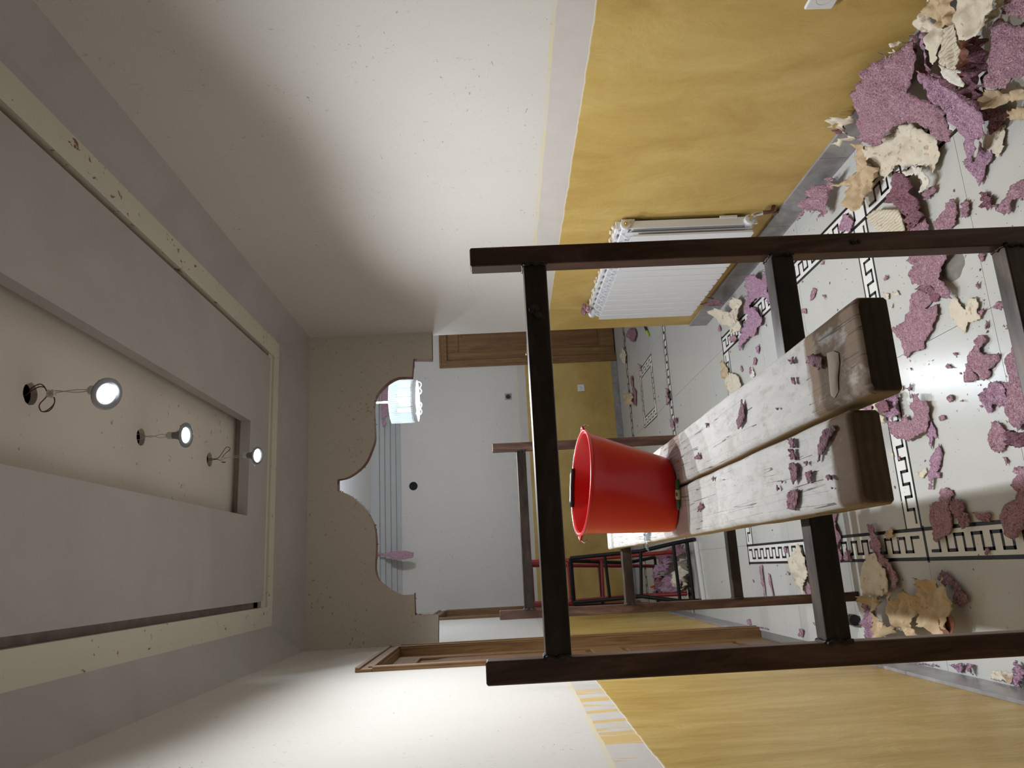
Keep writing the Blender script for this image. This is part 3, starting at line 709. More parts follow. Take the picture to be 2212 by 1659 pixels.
for i in range(NE):
    if rm is None:
        o = ribmesh().build('radiator_rib', M['white_enamel'], rad); rm = o.data
    else: o = link('radiator_rib', rm, None, rad)
    o.location = Vector((0, Y0+i*ew, 0))-O
# near end: side plate, top air plug, bottom valve
mb = MB(O); mb.box((1.462, Y0-.004, .21), (1.500, Y0+.002, .858)); mb.box((1.495, Y0-.008, .77), (1.508, Y0+.05, .83)); mb.box((1.495, Y0-.008, .30), (1.508, Y0+.05, .38)); mb.build('end_plate', M['white_enamel'], rad, bevel=.002)
def disc(mb, c_, r, d, n=20):   # short cylinder along -Y
    mb.lathe([(0, 0), (r, 0), (r, d*.8), (r*.85, d), (0, d)], n, c_, Matrix(((1,0,0),(0,0,-1),(0,1,0))))
mb = MB(O); disc(mb, (1.479, Y0-.003, .815), .023, .012); mb.build('end_plug', M['white_enamel'], rad, smooth=.6)
mb = MB(O); disc(mb, (1.479, Y0-.014, .815), .010, .014, 6); disc(mb, (1.479, Y0-.026, .815), .006, .006, 12); mb.build('air_vent', M['brass'], rad, 'brass air vent', smooth=.4)
mb = MB(O); disc(mb, (1.479, Y0-.003, .250), .024, .018); mb.build('end_plug', M['white_enamel'], rad, smooth=.6)
mb = MB(O); disc(mb, (1.479, Y0-.02, .250), .012, .02, 8); mb.tube([(1.479, Y0-.038, .25), (1.482, Y0-.05, .245), (1.486, Y0-.058, .232), (1.488, Y0-.06, .205)], .011, 10); mb.tube([(1.479, Y0-.048, .25), (1.455, Y0-.05, .255)], [.010, .008], 8); mb.build('lockshield_valve', M['chrome'], rad, 'chrome angle valve', smooth=.7)
mb = MB(O); mb.tube([(1.488, Y0-.06, .21), (1.488, Y0-.062, .175), (1.496, Y0-.062, .158), (XR+.004, Y0-.062, .150)], .009, 10); mb.tube([(1.49, Y0-.06, .195), (1.494, Y0-.045, .13), (XR-.006, Y0-.02, .12)], .006, 8); mb.build('supply_pipe', plain('old brown pipe', (.12, .045, .03), .5, vary=.4), rad, 'brown painted supply pipe', smooth=4)
mb = MB(O); mb.lathe([(0, 0), (.02, 0), (.022, .03), (.018, .034), (0, .034)], 16, (1.475, Y1+.005, .822), Matrix(((1,0,0),(0,0,1),(0,-1,0)))); mb.build('thermostat_knob', M['white_enamel'], rad, 'round white knob at the far end', smooth=.6)
mb = MB(O)
for k in (0, .03): mb.tube([(1.45+k, Y1, .262), (1.45+k, Y1+.02, .262), (1.452+k, Y1+.028, .25)], .008, 8)
mb.build('pipe_tail', M['chrome'], rad, smooth=4)

# ================================================================== LAMPS HANGING FROM THE TRAY
def downlight(c_, d, hole, label, wires, ring_r=.052, clips=0, turned=0):
    c_ = Vector(c_); d = Vector(d).normalized(); q = d.to_track_quat('-Z', 'Y').to_matrix()
    r = thing('downlight', tuple(c_), label, 'lamp', 'bare downlights hanging by their wires')
    W = lambda pr: [(a, b) for a, b in pr]
    mb = MB(c_); mb.lathe([(.028, .004), (.030, -.001), (ring_r*.8, -.004), (ring_r, -.001), (ring_r, .002), (ring_r*.8, .002), (.031, .006), (.028, .004)], 36, tuple(c_), q); mb.build('trim_ring', M['ring'], r, smooth=.9)
    mb = MB(c_); mb.lathe([(0, .0), (.0265, .001), (.0265, .004)], 28, tuple(c_), q); mb.build('led_lens', M['led'], r, smooth=.9)
    mb = MB(c_); mb.lathe([(.027, .003), (.026, .010), (.016, .032), (.013, .045), (.013, .052)], 24, tuple(c_), q); mb.build('lamp_body', M['ring'], r, smooth=.8)
    mb = MB(c_); mb.lathe([(.0, .052), (.014, .052), (.014, .072), (.010, .076), (0, .076)], 16, tuple(c_), q); mb.build('ceramic_socket', M['socket'], r, smooth=.6)
    for s in (-1, 1):
        mb = MB(c_); pts = [(s*.031, 0, .004), (s*.034, 0, .02), (s*.038, 0, .024+.01*clips), (s*(.036+.014*clips), .0, .016)]
        mb.tube([q @ Vector(p)+c_ for p in pts], .0018, 6); mb.build('spring_clip', M['chrome'], r, smooth=4)
    top = c_+q @ Vector((0, 0, .074)); hx, hy = hole
    for s in (-1, 1):
        pts = []
        if wires == 'straight':
            for i in range(14):
                k = i/13; pts.append(top.lerp(Vector((hx+s*.006, hy, 2.80)), k)+Vector((s*.006*math.sin(k*9), .002*math.sin(k*7), 0)))
            MB(c_).tube(pts, .0012, 6).build('lamp_wire', M['clear_wire'], r, smooth=4)
        else:
            con = Vector((hx+(.0 if wires == 'loop_l' else .0), hy-.006, 2.712 if wires == 'loop_l' else 2.72))
            for i in range(10):
                k = i/9; pts.append(top.lerp(con, k)+Vector((s*.004*math.sin(k*PI*1.5), .003*math.sin(k*6), 0)))
            MB(c_).tube(pts, .0012, 6).build('lamp_wire', M['clear_wire'], r, smooth=4)
            if wires == 'loop_l':
                lp = [con+Vector((0, 0, -.004)), con+Vector((-.03, 0, -.012)), con+Vector((-.052, -.004*s, .002)), con+Vector((-.055, 0, .022)), con+Vector((-.035, 0, .030)), con+Vector((-.01, 0, .012)), con+Vector((.012, 0, .018)), con+Vector((.022+.004*s, 0, .034)), con+Vector((.012+.004*s, 0, .056)), Vector((hx-.004, hy, 2.79)), Vector((hx-.01, hy, 2.83))]
            else:
                lp = [con+Vector((0, 0, -.002)), con+Vector((.018*s, 0, -.014)), con+Vector((.045 if s > 0 else -.016, 0, -.040 if s > 0 else -.022)), con+Vector((.052 if s > 0 else -.018, 0, -.022 if s > 0 else -.006)), con+Vector((.02 if s > 0 else -.01, 0, .0)), con+Vector((.002*s, 0, .018)), Vector((hx+.003*s, hy, 2.775)), Vector((hx, hy, 2.83))]
            MB(c_).tube(spl(lp), .0016, 6).build('supply_wire', M['copper_wire'], r, smooth=4)
    if wires != 'straight':
        rn = random.Random(3); mb = MB(c_)
        for k in range(4 if wires == 'loop_l' else 2):
            p = con+Vector((-.010+.010*(k % 2), .0, -.006+.010*(k//2))); mb.tube([p+Vector((0, -.008, 0)), p+Vector((0, .008, 0))], .0062, 8)
        mb.build('terminal_block', M['socket'], r, 'white screw terminal block', smooth=.6)
    return r
def spl(ps, n=5):
    ps = [Vector(p) for p in ps]; out = []
    for i in range(len(ps)-1):
        p0, p1, p2, p3 = ps[max(i-1, 0)], ps[i], ps[i+1], ps[min(i+2, len(ps)-1)]
        for k in range(n):
            t_ = k/n; out.append(.5*((2*p1)+(p2-p0)*t_+(2*p0-5*p1+4*p2-p3)*t_*t_+(-p0+3*p1-3*p2+p3)*t_**3))
    return out+[ps[-1]]
M['ring'] = plain('brushed ring', (.2, .21, .23), .35, .6, vary=.05)
M['socket'] = plain('white ceramic', (.6, .57, .53), .5)
L1 = at(231, 851, 1, 2.085); L2 = at(402, 940, 1, 2.765); L3 = at(556, 984, 1, 3.44)
DIR = [(-.30, -.42, -.86), (-.05, -.16, -1), (-.1, -.30, -.95)]
downlight(L1, DIR[0], hs[0][:2], 'nearest hanging downlight, tilted, with brown wire loop at its connector', 'loop_l', ring_r=.047)
downlight(L2, DIR[1], hs[1][:2], 'middle hanging downlight on two straight pale wires', 'straight', ring_r=.047)
downlight(L3, DIR[2], hs[2][:2], 'farthest hanging downlight with sprung clips and one dark wire loop', 'loop_r', ring_r=.041, clips=1)
def spot(loc, d, W, size=160, blend=.5):
    l = bpy.data.lights.new('downlight_beam', 'SPOT'); l.energy = W; l.spot_size = math.radians(size); l.spot_blend = blend; l.shadow_soft_size = .018; l.color = (.93, .97, 1)
    o = bpy.data.objects.new('downlight_beam', l); C.objects.link(o); o.location = loc; o.rotation_euler = Vector(d).to_track_quat('-Z', 'Y').to_euler(); return o
for W, L, d, S in zip(SPOT_W, (L1, L2, L3), SPOT_D, SPOT_S):
    dn = Vector(d).normalized(); spot(L+dn*.012, dn, W, *S)

# ================================================================== HALL PENDANT
CC = Vector((1.293, 5.6, 0)); CR = .162; CZ0, CZ1 = 2.006, 2.237
ch = thing('crystal_pendant', (CC.x, CC.y, CZ1), 'lit drum pendant of clear crystal rods hanging in the far hall', 'lamp')
O = ch.location
def lat(pr, n=40): return MB(O).lathe(pr, n, (CC.x, CC.y, 0))
lat([(0, HF), (.05, HF), (.05, HF-.02), (0, HF-.02)]).build('ceiling_rose', M['chrome'], ch, smooth=.6)
MB(O).tube([(CC.x, CC.y, HF-.02), (CC.x, CC.y, CZ1)], .009, 10).build('drop_rod', M['chrome'], ch, smooth=4)
lat([(0, CZ1), (CR-.012, CZ1), (CR-.012, CZ1-.006), (0, CZ1-.006)]).build('top_plate', M['white_enamel'], ch, smooth=.6)
t = NT('crystal rod'); t.b.inputs['Emission Color'].default_value = (.80, .90, 1, 1); t.b.inputs['Emission Strength'].default_value = .22; t.b.inputs['Transmission Weight'].default_value = .5; M['crystal'] = t.done((.8, .88, .95), .12)
mb = MB(O); nn = 60
for k in range(nn):
    q = 2*PI*k/nn; x, y = CC.x+CR*math.cos(q), CC.y+CR*math.sin(q); mb.tube([(x, y, CZ1-.004), (x, y, CZ0+.05)], .0062, 6, True)
mb.build('crystal_rods', M['crystal'], ch, 'ring of clear glass rods', kind='stuff')
lat([(CR-.004, CZ0+.062), (CR+.004, CZ0+.06), (CR+.004, CZ0+.054), (CR-.004, CZ0+.052)]).build('rod_band', M['chrome'], ch, smooth=.6)
lat([(CR-.012, CZ0+.052), (CR, CZ0+.05), (CR, CZ0+.022), (CR-.012, CZ0+.02), (0, CZ0+.02)]).build('bottom_plate', M['pendant'] if 'pendant' in M else M['white_enamel'], ch, smooth=.6)
for sx in (-.11, -.06, .05, .1):
    q = [2*PI*k/16 for k in range(17)]; MB(O).tube([(CC.x+sx+.024*math.cos(a), CC.y-.11, CZ0+.006+.024*math.sin(a)) for a in q], .004, 8, False).build('crystal_curl', M['crystal'], ch, smooth=4)
for sx, sy in ((-.07, 0), (.07, 0), (0, .07), (0, -.07)):
    mb = MB(O); mb.lathe([(0, .0), (.015, .004), (.015, .09), (.010, .098), (0, .10)], 16, (CC.x+sx, CC.y+sy, CZ0+.08)); mb.build('lit_bulb', M['bulb'], ch, smooth=.8)
lp = bpy.data.lights.new('pendant_light', 'POINT'); lp.energy = CHAND_W; lp.shadow_soft_size = .05; lp.color = (.90, .95, 1)
o = bpy.data.objects.new('pendant_light', lp); C.objects.link(o); o.location = (CC.x, CC.y, CZ0-.05)
lp2 = bpy.data.lights.new('pendant_uplight', 'POINT'); lp2.energy = CHAND_W*4.4; lp2.shadow_soft_size = .05; lp2.color = (.80, .89, 1)
o = bpy.data.objects.new('pendant_uplight', lp2); C.objects.link(o); o.location = (CC.x, CC.y, CZ1+.08)

# ================================================================== STEPLADDERS IN THE HALL
def b_(x, y): return (1120+x/5.267, 1130+y/5.267)
def pp(x, y, Yv): return at(*b_(x, y), 1, Yv)
def ladder(name, label, base, polys, rungs, mt, r=.011, rr=.009):
    t_ = thing(name, base, label, 'stepladder'); O = t_.location
    for nm, ps in polys: MB(O).tube(ps, r, 8, sq=False).build(nm, mt, t_, smooth=.9)
    for a, c_ in rungs: MB(O).tube([a, c_], rr, 8).build('ladder_rung', mt, t_, smooth=.9)
    return t_
fr = [pp(590, 400, 5.95), pp(980, 360, 5.85), pp(1390, 320, 5.72), pp(1760, 232, 5.60), fl(*b_(2015, 185))]
flf = [pp(620, 905, 5.95), pp(1040, 868, 5.85), pp(1400, 832, 5.72), pp(1840, 888, 5.60), fl(*b_(2095, 882))]
for P_ in (fr, flf): P_[-1] = P_[-1]+Vector((0, 0, .012))
br = [pp(600, 430, 6.0), pp(1230, 452, 6.5), fl(*b_(1600, 380))+Vector((0, 0, .012))]
bl = [pp(640, 945, 6.0), pp(1250, 928, 6.5), fl(*b_(1640, 925))+Vector((0, 0, .012))]
blk = ladder('stepladder', 'black steel stepladder standing in the far hall, in front of the red one', (-.06, 5.9, 0),
   [('front_rail', fr), ('front_rail', flf), ('back_rail', br), ('back_rail', bl)],
   [(fr[0], flf[0]), (fr[1], flf[1]), (fr[2], flf[2]), (fr[3], flf[3]), (fr[3].lerp(fr[4], .66), flf[3].lerp(flf[4], .66)), (br[1].lerp(br[2], .9), bl[1].lerp(bl[2], .9)), (br[0], bl[0]), (br[0].lerp(br[1], .5), bl[0].lerp(bl[1], .5))], M['black_paint'], .015, .0125)
MB(blk.location).tube([flf[4]+Vector((0, .0, .004)), flf[4]+Vector((.0, -.045, .004))], .016, 12).build('rubber_foot', M['black_plastic'], blk, smooth=.7)
MB(blk.location).tube([fr[4]+Vector((0, .0, .002)), fr[4]+Vector((.0, -.02, .002))], .013, 12).build('rubber_foot', M['black_plastic'], blk, smooth=.7)
rf = [pp(140, 440, 6.25), pp(560, 425, 6.2), pp(1240, 375, 6.05), fl(*b_(1890, 318))+Vector((0, 0, .012))]
rl = [pp(165, 915, 6.25), pp(600, 892, 6.2), pp(1250, 835, 6.05), fl(*b_(1955, 800))+Vector((0, 0, .012))]
rb_ = [pp(145, 480, 6.29), pp(560, 482, 6.45), fl(*b_(1590, 488))+Vector((0, 0, .012))]
rbl = [pp(172, 935, 6.29), pp(600, 925, 6.45), fl(*b_(1640, 918))+Vector((0, 0, .012))]
red = ladder('stepladder', 'dark red steel stepladder standing behind the black one in the far hall', (-.06, 6.4, 0),
   [('front_rail', rf), ('front_rail', rl), ('back_rail', rb_), ('back_rail', rbl)],
   [(rf[0].lerp(rf[1], .3), rl[0].lerp(rl[1], .3)), (rf[1], rl[1]), (rf[1].lerp(rf[2], .57), rl[1].lerp(rl[2], .57)), (rb_[0], rbl[0]), (rb_[1].lerp(rb_[2], .03), rbl[1].lerp(rbl[2], .03)), (rb_[1].lerp(rb_[2], .33), rbl[1].lerp(rbl[2], .33)), (rb_[1].lerp(rb_[2], .96), rbl[1].lerp(rbl[2], .96)), (rf[0], rb_[0]), (rl[0], rbl[0])], M['red_paint'], .016, .0125)
mb = MB((-.1, 5.66, .02)); a = fl(1502, 1180, .0); 
q0, q1 = fl(1504, 1172), fl(1524, 1312); dv = (q1-q0).normalized(); nv = Vector((-dv.y, dv.x, 0))
mb.prism([q0+Vector((0, 0, .001)), q1+Vector((0, 0, .001)), q1+nv*.05+Vector((0, 0, .001)), q0+nv*.05+Vector((0, 0, .001))], (0, 0, .02))
mb.build('white_batten', M['white_plastic'], None, 'flat pale batten lying on the floor behind the feet of the black stepladder', 'batten', bevel=.003)
MB(tuple(fl(1418, 1262))).tube(spl([fl(1424, 1250, .05), fl(1424, 1256, .045), fl(1418, 1262, .03), fl(1410, 1266, .012), fl(1406, 1268, .012)]), [.008]*21, 8).build('orange_hook', M['orange'], None, 'small orange hooked handle by the foot of the red stepladder', 'hook', smooth=4)

# ================================================================== SMALL FITTINGS
# open black socket box in the white of the far wall
s0 = at(1098, 857, 1, YF); sk = thing('socket_box', tuple(s0), 'uncovered black and grey socket insert on the white far wall', 'socket', 'far wall sockets')
MB(s0).box(s0+Vector((-.037, -.006, -.037)), s0+Vector((.037, -.0005, .037))).build('mounting_plate', plain('steel plate', (.3, .3, .3), .4, .5), sk, bevel=.002)
MB(s0).lathe([(0, .007), (.024, .009), (.026, .006)], 20, tuple(s0), Matrix(((1,0,0),(0,0,-1),(0,1,0)))).build('socket_insert', M['black_plastic'], sk, smooth=.8)
s0 = at(1255, 838, 1, YF); sk = thing('wall_socket', tuple(s0), 'white square power socket on the yellow part of the far wall', 'socket', 'far wall sockets')
MB(s0).box(s0+Vector((-.04, -.009, -.04)), s0+Vector((.04, -.0005, .04))).build('cover_plate', M['white_plastic'], sk, bevel=.003)
MB(s0).lathe([(.021, .0095), (.020, .002), (0, .002)], 20, tuple(s0), Matrix(((1,0,0),(0,0,-1),(0,1,0)))).build('socket_well', plain('grey well', (.2, .2, .2), .5), sk, smooth=.8)
mb = MB(s0)
for sx in (-.008, .008): mb.lathe([(0, .0105), (.0035, .0105), (.0035, .002)], 10, (s0.x+sx, s0.y, s0.z), Matrix(((1,0,0),(0,0,-1),(0,1,0))))
mb.build('pin_hole', M['black_plastic'], sk)
s0 = Vector((XR, 1.742, .468)); sk = thing('wall_socket', tuple(s0), 'white socket cover at the photo top edge on the yellow right wall', 'socket')
MB(s0).box(s0+Vector((-.012, -.042, -.042)), s0+Vector((-.0005, .042, .042))).build('cover_plate', M['white_plastic'], sk, bevel=.006)
MB(s0).lathe([(.022, .0125), (.020, .004), (0, .004)], 24, tuple(s0), Matrix(((0,0,-1),(0,1,0),(1,0,0)))).build('socket_well', plain('grey well', (.2, .2, .2), .5), sk, smooth=.8)
# round hole knocked in the far wall: a recessed dark conduit box
s0 = at(893, 1050, 1, YF); o = MB(s0).lathe([(.045, .0015), (.047, .0008), (.047, -.0005)], 24, tuple(s0), Matrix(((1,0,0),(0,0,-1),(0,1,0))))
o = o.lathe([(0, .0013), (.046, .0013)], 24, tuple(s0), Matrix(((1,0,0),(0,0,-1),(0,1,0)))).build('conduit_hole', M['dark_hole'], wall_far, 'round dark hole for a conduit box'); o.location = s0-Vector(wall_far.location)
# transparent cup with black base near the foot of the second trestle
c0 = fl(1852, 1338); cup = thing('plastic_cup', (c0.x, c0.y-.0, .024), 'small clear plastic cup with black base lying beside the trestle foot', 'cup')
t = NT('scratched clear plastic'); t.b.inputs['Transmission Weight'].default_value = .7; M['cup'] = t.done((.55, .56, .55), .25)
ax_ = Matrix(((1,0,0),(0,0,1),(0,-1,0)))
MB(cup.location).lathe([(0, 0), (.022, 0), (.024, .05), (.0225, .05), (.0205, .003), (0, .003)], 24, (c0.x, c0.y+.0, .024), ax_ ).build('cup_wall', M['cup'], cup, smooth=.6)
MB(cup.location).lathe([(0, -.03), (.022, -.03), (.023, -.001), (0, -.001)], 24, (c0.x, c0.y+.0, .024), ax_).build('cup_base', M['black_plastic'], cup, 'black base', smooth=.6)
# lime and black tool handle on the hall floor
p0, p1 = fl(1391, 700, .012), fl(1402, 726, .012); tl = thing('tool_handle', tuple(p0), 'grey tool handle with lime green tip on the hall floor', 'tool')
MB(p0).tube([p0, p0.lerp(p1, .4), p0.lerp(p1, .62)], [.011, .012, .011], 10).build('grip', M['black_plastic'], tl, smooth=.9)
MB(p0).tube([p0.lerp(p1, .6), p0.lerp(p1, .8), p1], [.012, .0125, .008], 10).build('tip', M['lime'], tl, 'lime green tip', smooth=.9)

# ================================================================== TORN WALLPAPER
def pink(name, a, b, glint=.5):
    t = NT(name); f = t.noise(105, 4, .8, (1, 1, 1), 2.2); g = t.noise(230, 2, .6); n = t.noise(24, 4, .6)
    c = t.ramp(f, [(.38, tuple(v*.2 for v in a)), (.47, a), (.60, tuple(min(1, v*1.12) for v in b))])
    c = t.mix(t.math('MULTIPLY', n, .35), c, tuple(v*.62 for v in a))
    c = t.mix(t.math('MULTIPLY', t.math('MULTIPLY_ADD', g, 14, -9.2, clamp=True), glint), c, (.85, .68, .78))
    t.bump(t.math('ADD', f, g), 1, .006)
    return t.done(c, .75)
M['pink'] = pink('pink fibre wallpaper', (.54, .275, .365), (.74, .49, .58))
M['mauve'] = pink('bright mauve fibre wallpaper', (.58, .30, .47), (.80, .56, .72), .8)
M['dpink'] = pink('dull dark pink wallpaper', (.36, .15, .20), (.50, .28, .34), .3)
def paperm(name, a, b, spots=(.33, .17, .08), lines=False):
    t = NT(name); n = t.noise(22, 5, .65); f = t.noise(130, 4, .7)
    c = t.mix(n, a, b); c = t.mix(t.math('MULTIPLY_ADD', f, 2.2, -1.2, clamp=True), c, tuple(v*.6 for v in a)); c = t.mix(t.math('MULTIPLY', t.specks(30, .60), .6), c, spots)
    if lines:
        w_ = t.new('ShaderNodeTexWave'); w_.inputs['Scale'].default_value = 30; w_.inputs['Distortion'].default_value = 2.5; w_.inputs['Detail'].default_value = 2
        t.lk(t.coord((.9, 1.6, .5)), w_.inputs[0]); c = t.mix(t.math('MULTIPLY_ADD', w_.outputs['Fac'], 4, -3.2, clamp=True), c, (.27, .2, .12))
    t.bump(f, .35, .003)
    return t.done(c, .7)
M['cream'] = paperm('cream backing paper', (.60, .52, .40), (.72, .66, .55))
M['tan'] = paperm('tan curled paper', (.46, .33, .19), (.60, .47, .31))
M['white_paper'] = paperm('white paper back', (.66, .62, .54), (.74, .71, .64))
M['printed'] = paperm('embossed frieze paper', (.58, .52, .41), (.66, .60, .49), lines=True)
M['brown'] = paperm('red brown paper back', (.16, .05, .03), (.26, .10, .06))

CR = {'A': (1700,0,3.318), 'C': (1960,0,6.381), 'B': (1700,450,3.6875), 'D': (2020,640,4.484), 'E': (1840,800,6.382), 'F': (1600,1000,2.518),
      'G': (1980,900,5.53), 'H': (1950,1150,4.256), 'I': (1640,1050,4.147), 'J': (1500,640,6.382), 'K': (1600,540,6.914), 'L': (1650,380,6.379),
      'N': (1280,660,4.88), 'S': (1400,1140,4.424), 'P': (1400,600,2.765), 'Q': (1120,1130,5.267), 'R': (1250,440,5.03), 'W': (780,760,9.217), 'Z': (620,1100,3.687)}
def inside(p, poly):
    c_ = False; j = len(poly)-1
    for i in range(len(poly)):
        a, b = poly[i], poly[j]
        if (a[1] > p[1]) != (b[1] > p[1]) and p[0] < (b[0]-a[0])*(p[1]-a[1])/(b[1]-a[1])+a[0]: c_ = not c_
        j = i
    return c_
SN = [0]
LEAN = XR-.10
def scrap(label, crop, pts, mt='pink', z=.003, h=.004, res=None, plane=None, lift=.006, th=None, name='wallpaper_scrap', group=None, jag=.0036, zs=None, roll=None):
    """a torn sheet lying in the room: outline points on the floor (or on a wall plane), crumpled, with real thickness"""
    SN[0] += 1; leans = False; sd = SN[0]*3.71; rnd = random.Random(SN[0])
    ox, oy, s = CR[crop]; out = []
    for i, p in enumerate(pts):
        px, py = ox+p[0]/s, oy+p[1]/s
        if plane is None:
            zz = zs[i % len(zs)] if zs else z
            q = fl(px, py, zz)
            if q.y < WR_END and q.x > LEAN+.35*zz:      # leans against the right wall
                d = ray(px, py); t_ = (LEAN+.35*CH)/(d.x-.35*d.z); q = Vector((0, 0, CH))+d*t_; zz = max(.003, q.z); leans = True
                if q.x > XR-.018: q.x = XR-.018
            q.x = max(q.x, XL+.02)
            out.append((q.x, q.y, zz))
        else:
            q = at(px, py, plane[0], plane[1]); out.append((q.x, q.z, 0))
    c0 = (sum(o[0] for o in out)/len(out), sum(o[1] for o in out)/len(out))
    big = max(math.hypot(o[0]-c0[0], o[1]-c0[1]) for o in out)
    if res is None: res = max(.0045, min(.012, big/10))
    ring = []
    for i in range(len(out)):
        a, b = out[i], out[(i+1) % len(out)]; L = math.hypot(b[0]-a[0], b[1]-a[1]); k = max(1, int(L/(res*.7)))
        nx, ny = -(b[1]-a[1])/(L+1e-9), (b[0]-a[0])/(L+1e-9)
        for j in range(k):
            f = j/k; d = rnd.choice((1, 1, 1, 2.2))* (noise.noise(Vector((a[0]+(b[0]-a[0])*f, a[1]+(b[1]-a[1])*f, sd))*140)+rnd.uniform(-.6, .6))*min(jag, big*.12) if (j or len(out) < 99) else 0
            ring.append((a[0]+(b[0]-a[0])*f+nx*d, a[1]+(b[1]-a[1])*f+ny*d, a[2]+(b[2]-a[2])*f))
    vs2 = [Vector((r[0], r[1])) for r in ring]; n0 = len(vs2); ed = [(i, (i+1) % n0) for i in range(n0)]
    x0, x1 = min(r[0] for r in ring), max(r[0] for r in ring); y0, y1 = min(r[1] for r in ring), max(r[1] for r in ring)
    y = y0+res*.5; row = 0
    while y < y1:
        x = x0+res*(.5 if row % 2 else 0)
        while x < x1:
            p = (x+rnd.uniform(-.2, .2)*res, y+rnd.uniform(-.2, .2)*res)
            if inside(p, ring) and min((p[0]-r[0])**2+(p[1]-r[1])**2 for r in ring) > (res*.45)**2: vs2.append(Vector(p))
            x += res
        y += res*.87; row += 1
    ov, oe, of, _, _, _ = delaunay_2d_cdt(vs2, ed, [], 0, 1e-7)
    fs = [tuple(f) for f in of if inside((sum(ov[i].x for i in f)/len(f), sum(ov[i].y for i in f)/len(f)), ring)]
    fr_ = 1/max(.02, big*.55); vs = []
    for v in ov:
        if zs or leans:
            ws = 0; zz = 0
            for o in out:
                w_ = 1/((v.x-o[0])**2+(v.y-o[1])**2+1e-6)**1.2; ws += w_; zz += w_*o[2]
            zb = zz/ws
        else: zb = z if plane is None else 0
        ds = min((v.x-r[0])**2+(v.y-r[1])**2 for r in ring[::2])**.5
        e = max(0, 1-ds/(big*.35)); q = Vector((v.x, v.y, sd))
        cr_ = abs(noise.noise(q*fr_))*1.3+.5*abs(noise.noise(q*fr_*2.3+Vector((5, 3, 1))))+.3*noise.noise(q*110)+(.25*rnd.uniform(-1, 1) if mt in ('pink', 'mauve', 'dpink') else 0)
        zz = h*cr_+lift*e*e*max(0, noise.noise(q*fr_*.8+Vector((9, 9, 9)))+.25)*1.6
        vs.append([v.x, v.y, zb+zz])
    if roll:                      # roll the sheet over beyond a line: (px,py),(px,py), radius
        (ax, ay), (bx, by), rr = roll; A_ = fl(ox+ax/s, oy+ay/s, z); B_ = fl(ox+bx/s, oy+by/s, z); d = (B_-A_); d.z = 0; d.normalize(); nn_ = Vector((-d.y, d.x))
        for v in vs:
            sdist = (v[0]-A_.x)*nn_.x+(v[1]-A_.y)*nn_.y
            if sdist > 0:
                a = min(sdist/rr, 4.2); k = rr*math.sin(a)-sdist; v[0] += nn_.x*k; v[1] += nn_.y*k; v[2] += rr*(1-math.cos(a))
    cx, cy = c0
    if plane is None: V = [(v[0]-cx, v[1]-cy, v[2]) for v in vs]; loc = (cx, cy, 0)
    elif plane[0] == 1: V = [(v[0]-cx, -v[2], v[1]-cy) for v in vs]; loc = (cx, plane[1], cy)
    me = bpy.data.meshes.new(name); me.from_pydata(V, [], fs)
    o = link(name, me, M[mt], None, label, 'wallpaper scrap', group); o.location = loc
    me.shade_smooth()
    so = o.modifiers.new('thickness', 'SOLIDIFY'); so.thickness = th or (.0016 if mt in ('pink', 'mauve', 'dpink') else .0007); so.offset = -1 if plane is None else 0
    if plane is None: so.offset = 1
    return o
# ---- the heap by the right wall
T = 'wallpaper'
scrap('big flat pink fibre wallpaper sheet on the heap by the right wall', 'A', [(905,262),(935,300),(968,400),(965,470),(940,560),(900,600),(890,665),(960,700),(1040,740),(1110,760),(1150,800),(1185,900),(1215,930),(1210,1010),(1180,1020),(1090,980),(1040,920),(960,880),(880,880),(790,930),(740,970),(700,1040),(620,1035),(520,990),(515,860),(530,780),(500,730),(490,670),(540,600),(550,520),(640,450),(690,375),(745,425),(790,400),(870,310)], 'pink', .085, .022, zs=[.12]*5+[.10]*4+[.07]*4+[.05]*6+[.05,.05,.05,.05,.05,.06,.07,.08,.09,.10,.11,.12,.12,.12,.12,.12])
scrap('bright mauve ragged wallpaper strip lying diagonally over the heap by the right wall', 'A', [(945,500),(1000,540),(1100,580),(1180,640),(1260,690),(1340,760),(1400,820),(1430,880),(1425,960),(1390,1000),(1380,1080),(1350,1160),(1310,1120),(1290,1000),(1230,930),(1180,830),(1150,790),(1050,720),(1010,640),(950,570)], 'mauve', .1, .012, zs=[.145,.14,.13,.12,.11,.10,.09,.075,.06,.05,.035,.03,.03,.05,.07,.10,.115,.13,.14,.145], jag=.005)
scrap('pointed pink scrap below the mauve strip on the grey tiles', 'A', [(1390,1010),(1440,1070),(1480,1090),(1480,1140),(1440,1180),(1430,1250),(1390,1330),(1340,1260),(1270,1160),(1310,1120),(1350,1160),(1380,1080)], 'mauve', .006, .006)
scrap('wide crumpled cream backing sheet at the foot of the heap', 'A', [(740,970),(800,930),(880,890),(960,880),(1030,930),(1090,980),(1120,1090),(1090,1180),(1070,1240),(1000,1190),(930,1180),(880,1200),(820,1180),(770,1220),(720,1290),(670,1240),(640,1130),(600,1050),(700,1040)], 'cream', .012, .030, lift=.02)
scrap('tan folded paper twist on the greek key border below the heap', 'A', [(590,1030),(640,1120),(680,1200),(665,1300),(630,1400),(600,1500),(545,1515),(500,1430),(480,1330),(420,1330),(480,1270),(530,1230),(540,1160),(500,1130),(520,1030)], 'tan', .02, .05, lift=.03)
scrap('cream frayed scrap against the skirting left of the big pink sheet', 'A', [(265,920),(290,870),(340,840),(440,850),(480,820),(515,870),(510,990),(500,1000),(430,1060),(370,1030),(320,1030),(400,1000),(440,970),(420,930),(400,880),(340,900)], 'cream', .02, .022)
scrap('dark pink curl tucked in the cream scrap by the skirting', 'A', [(325,935),(400,885),(430,930),(420,950),(360,960)], 'dpink', .035, .008)
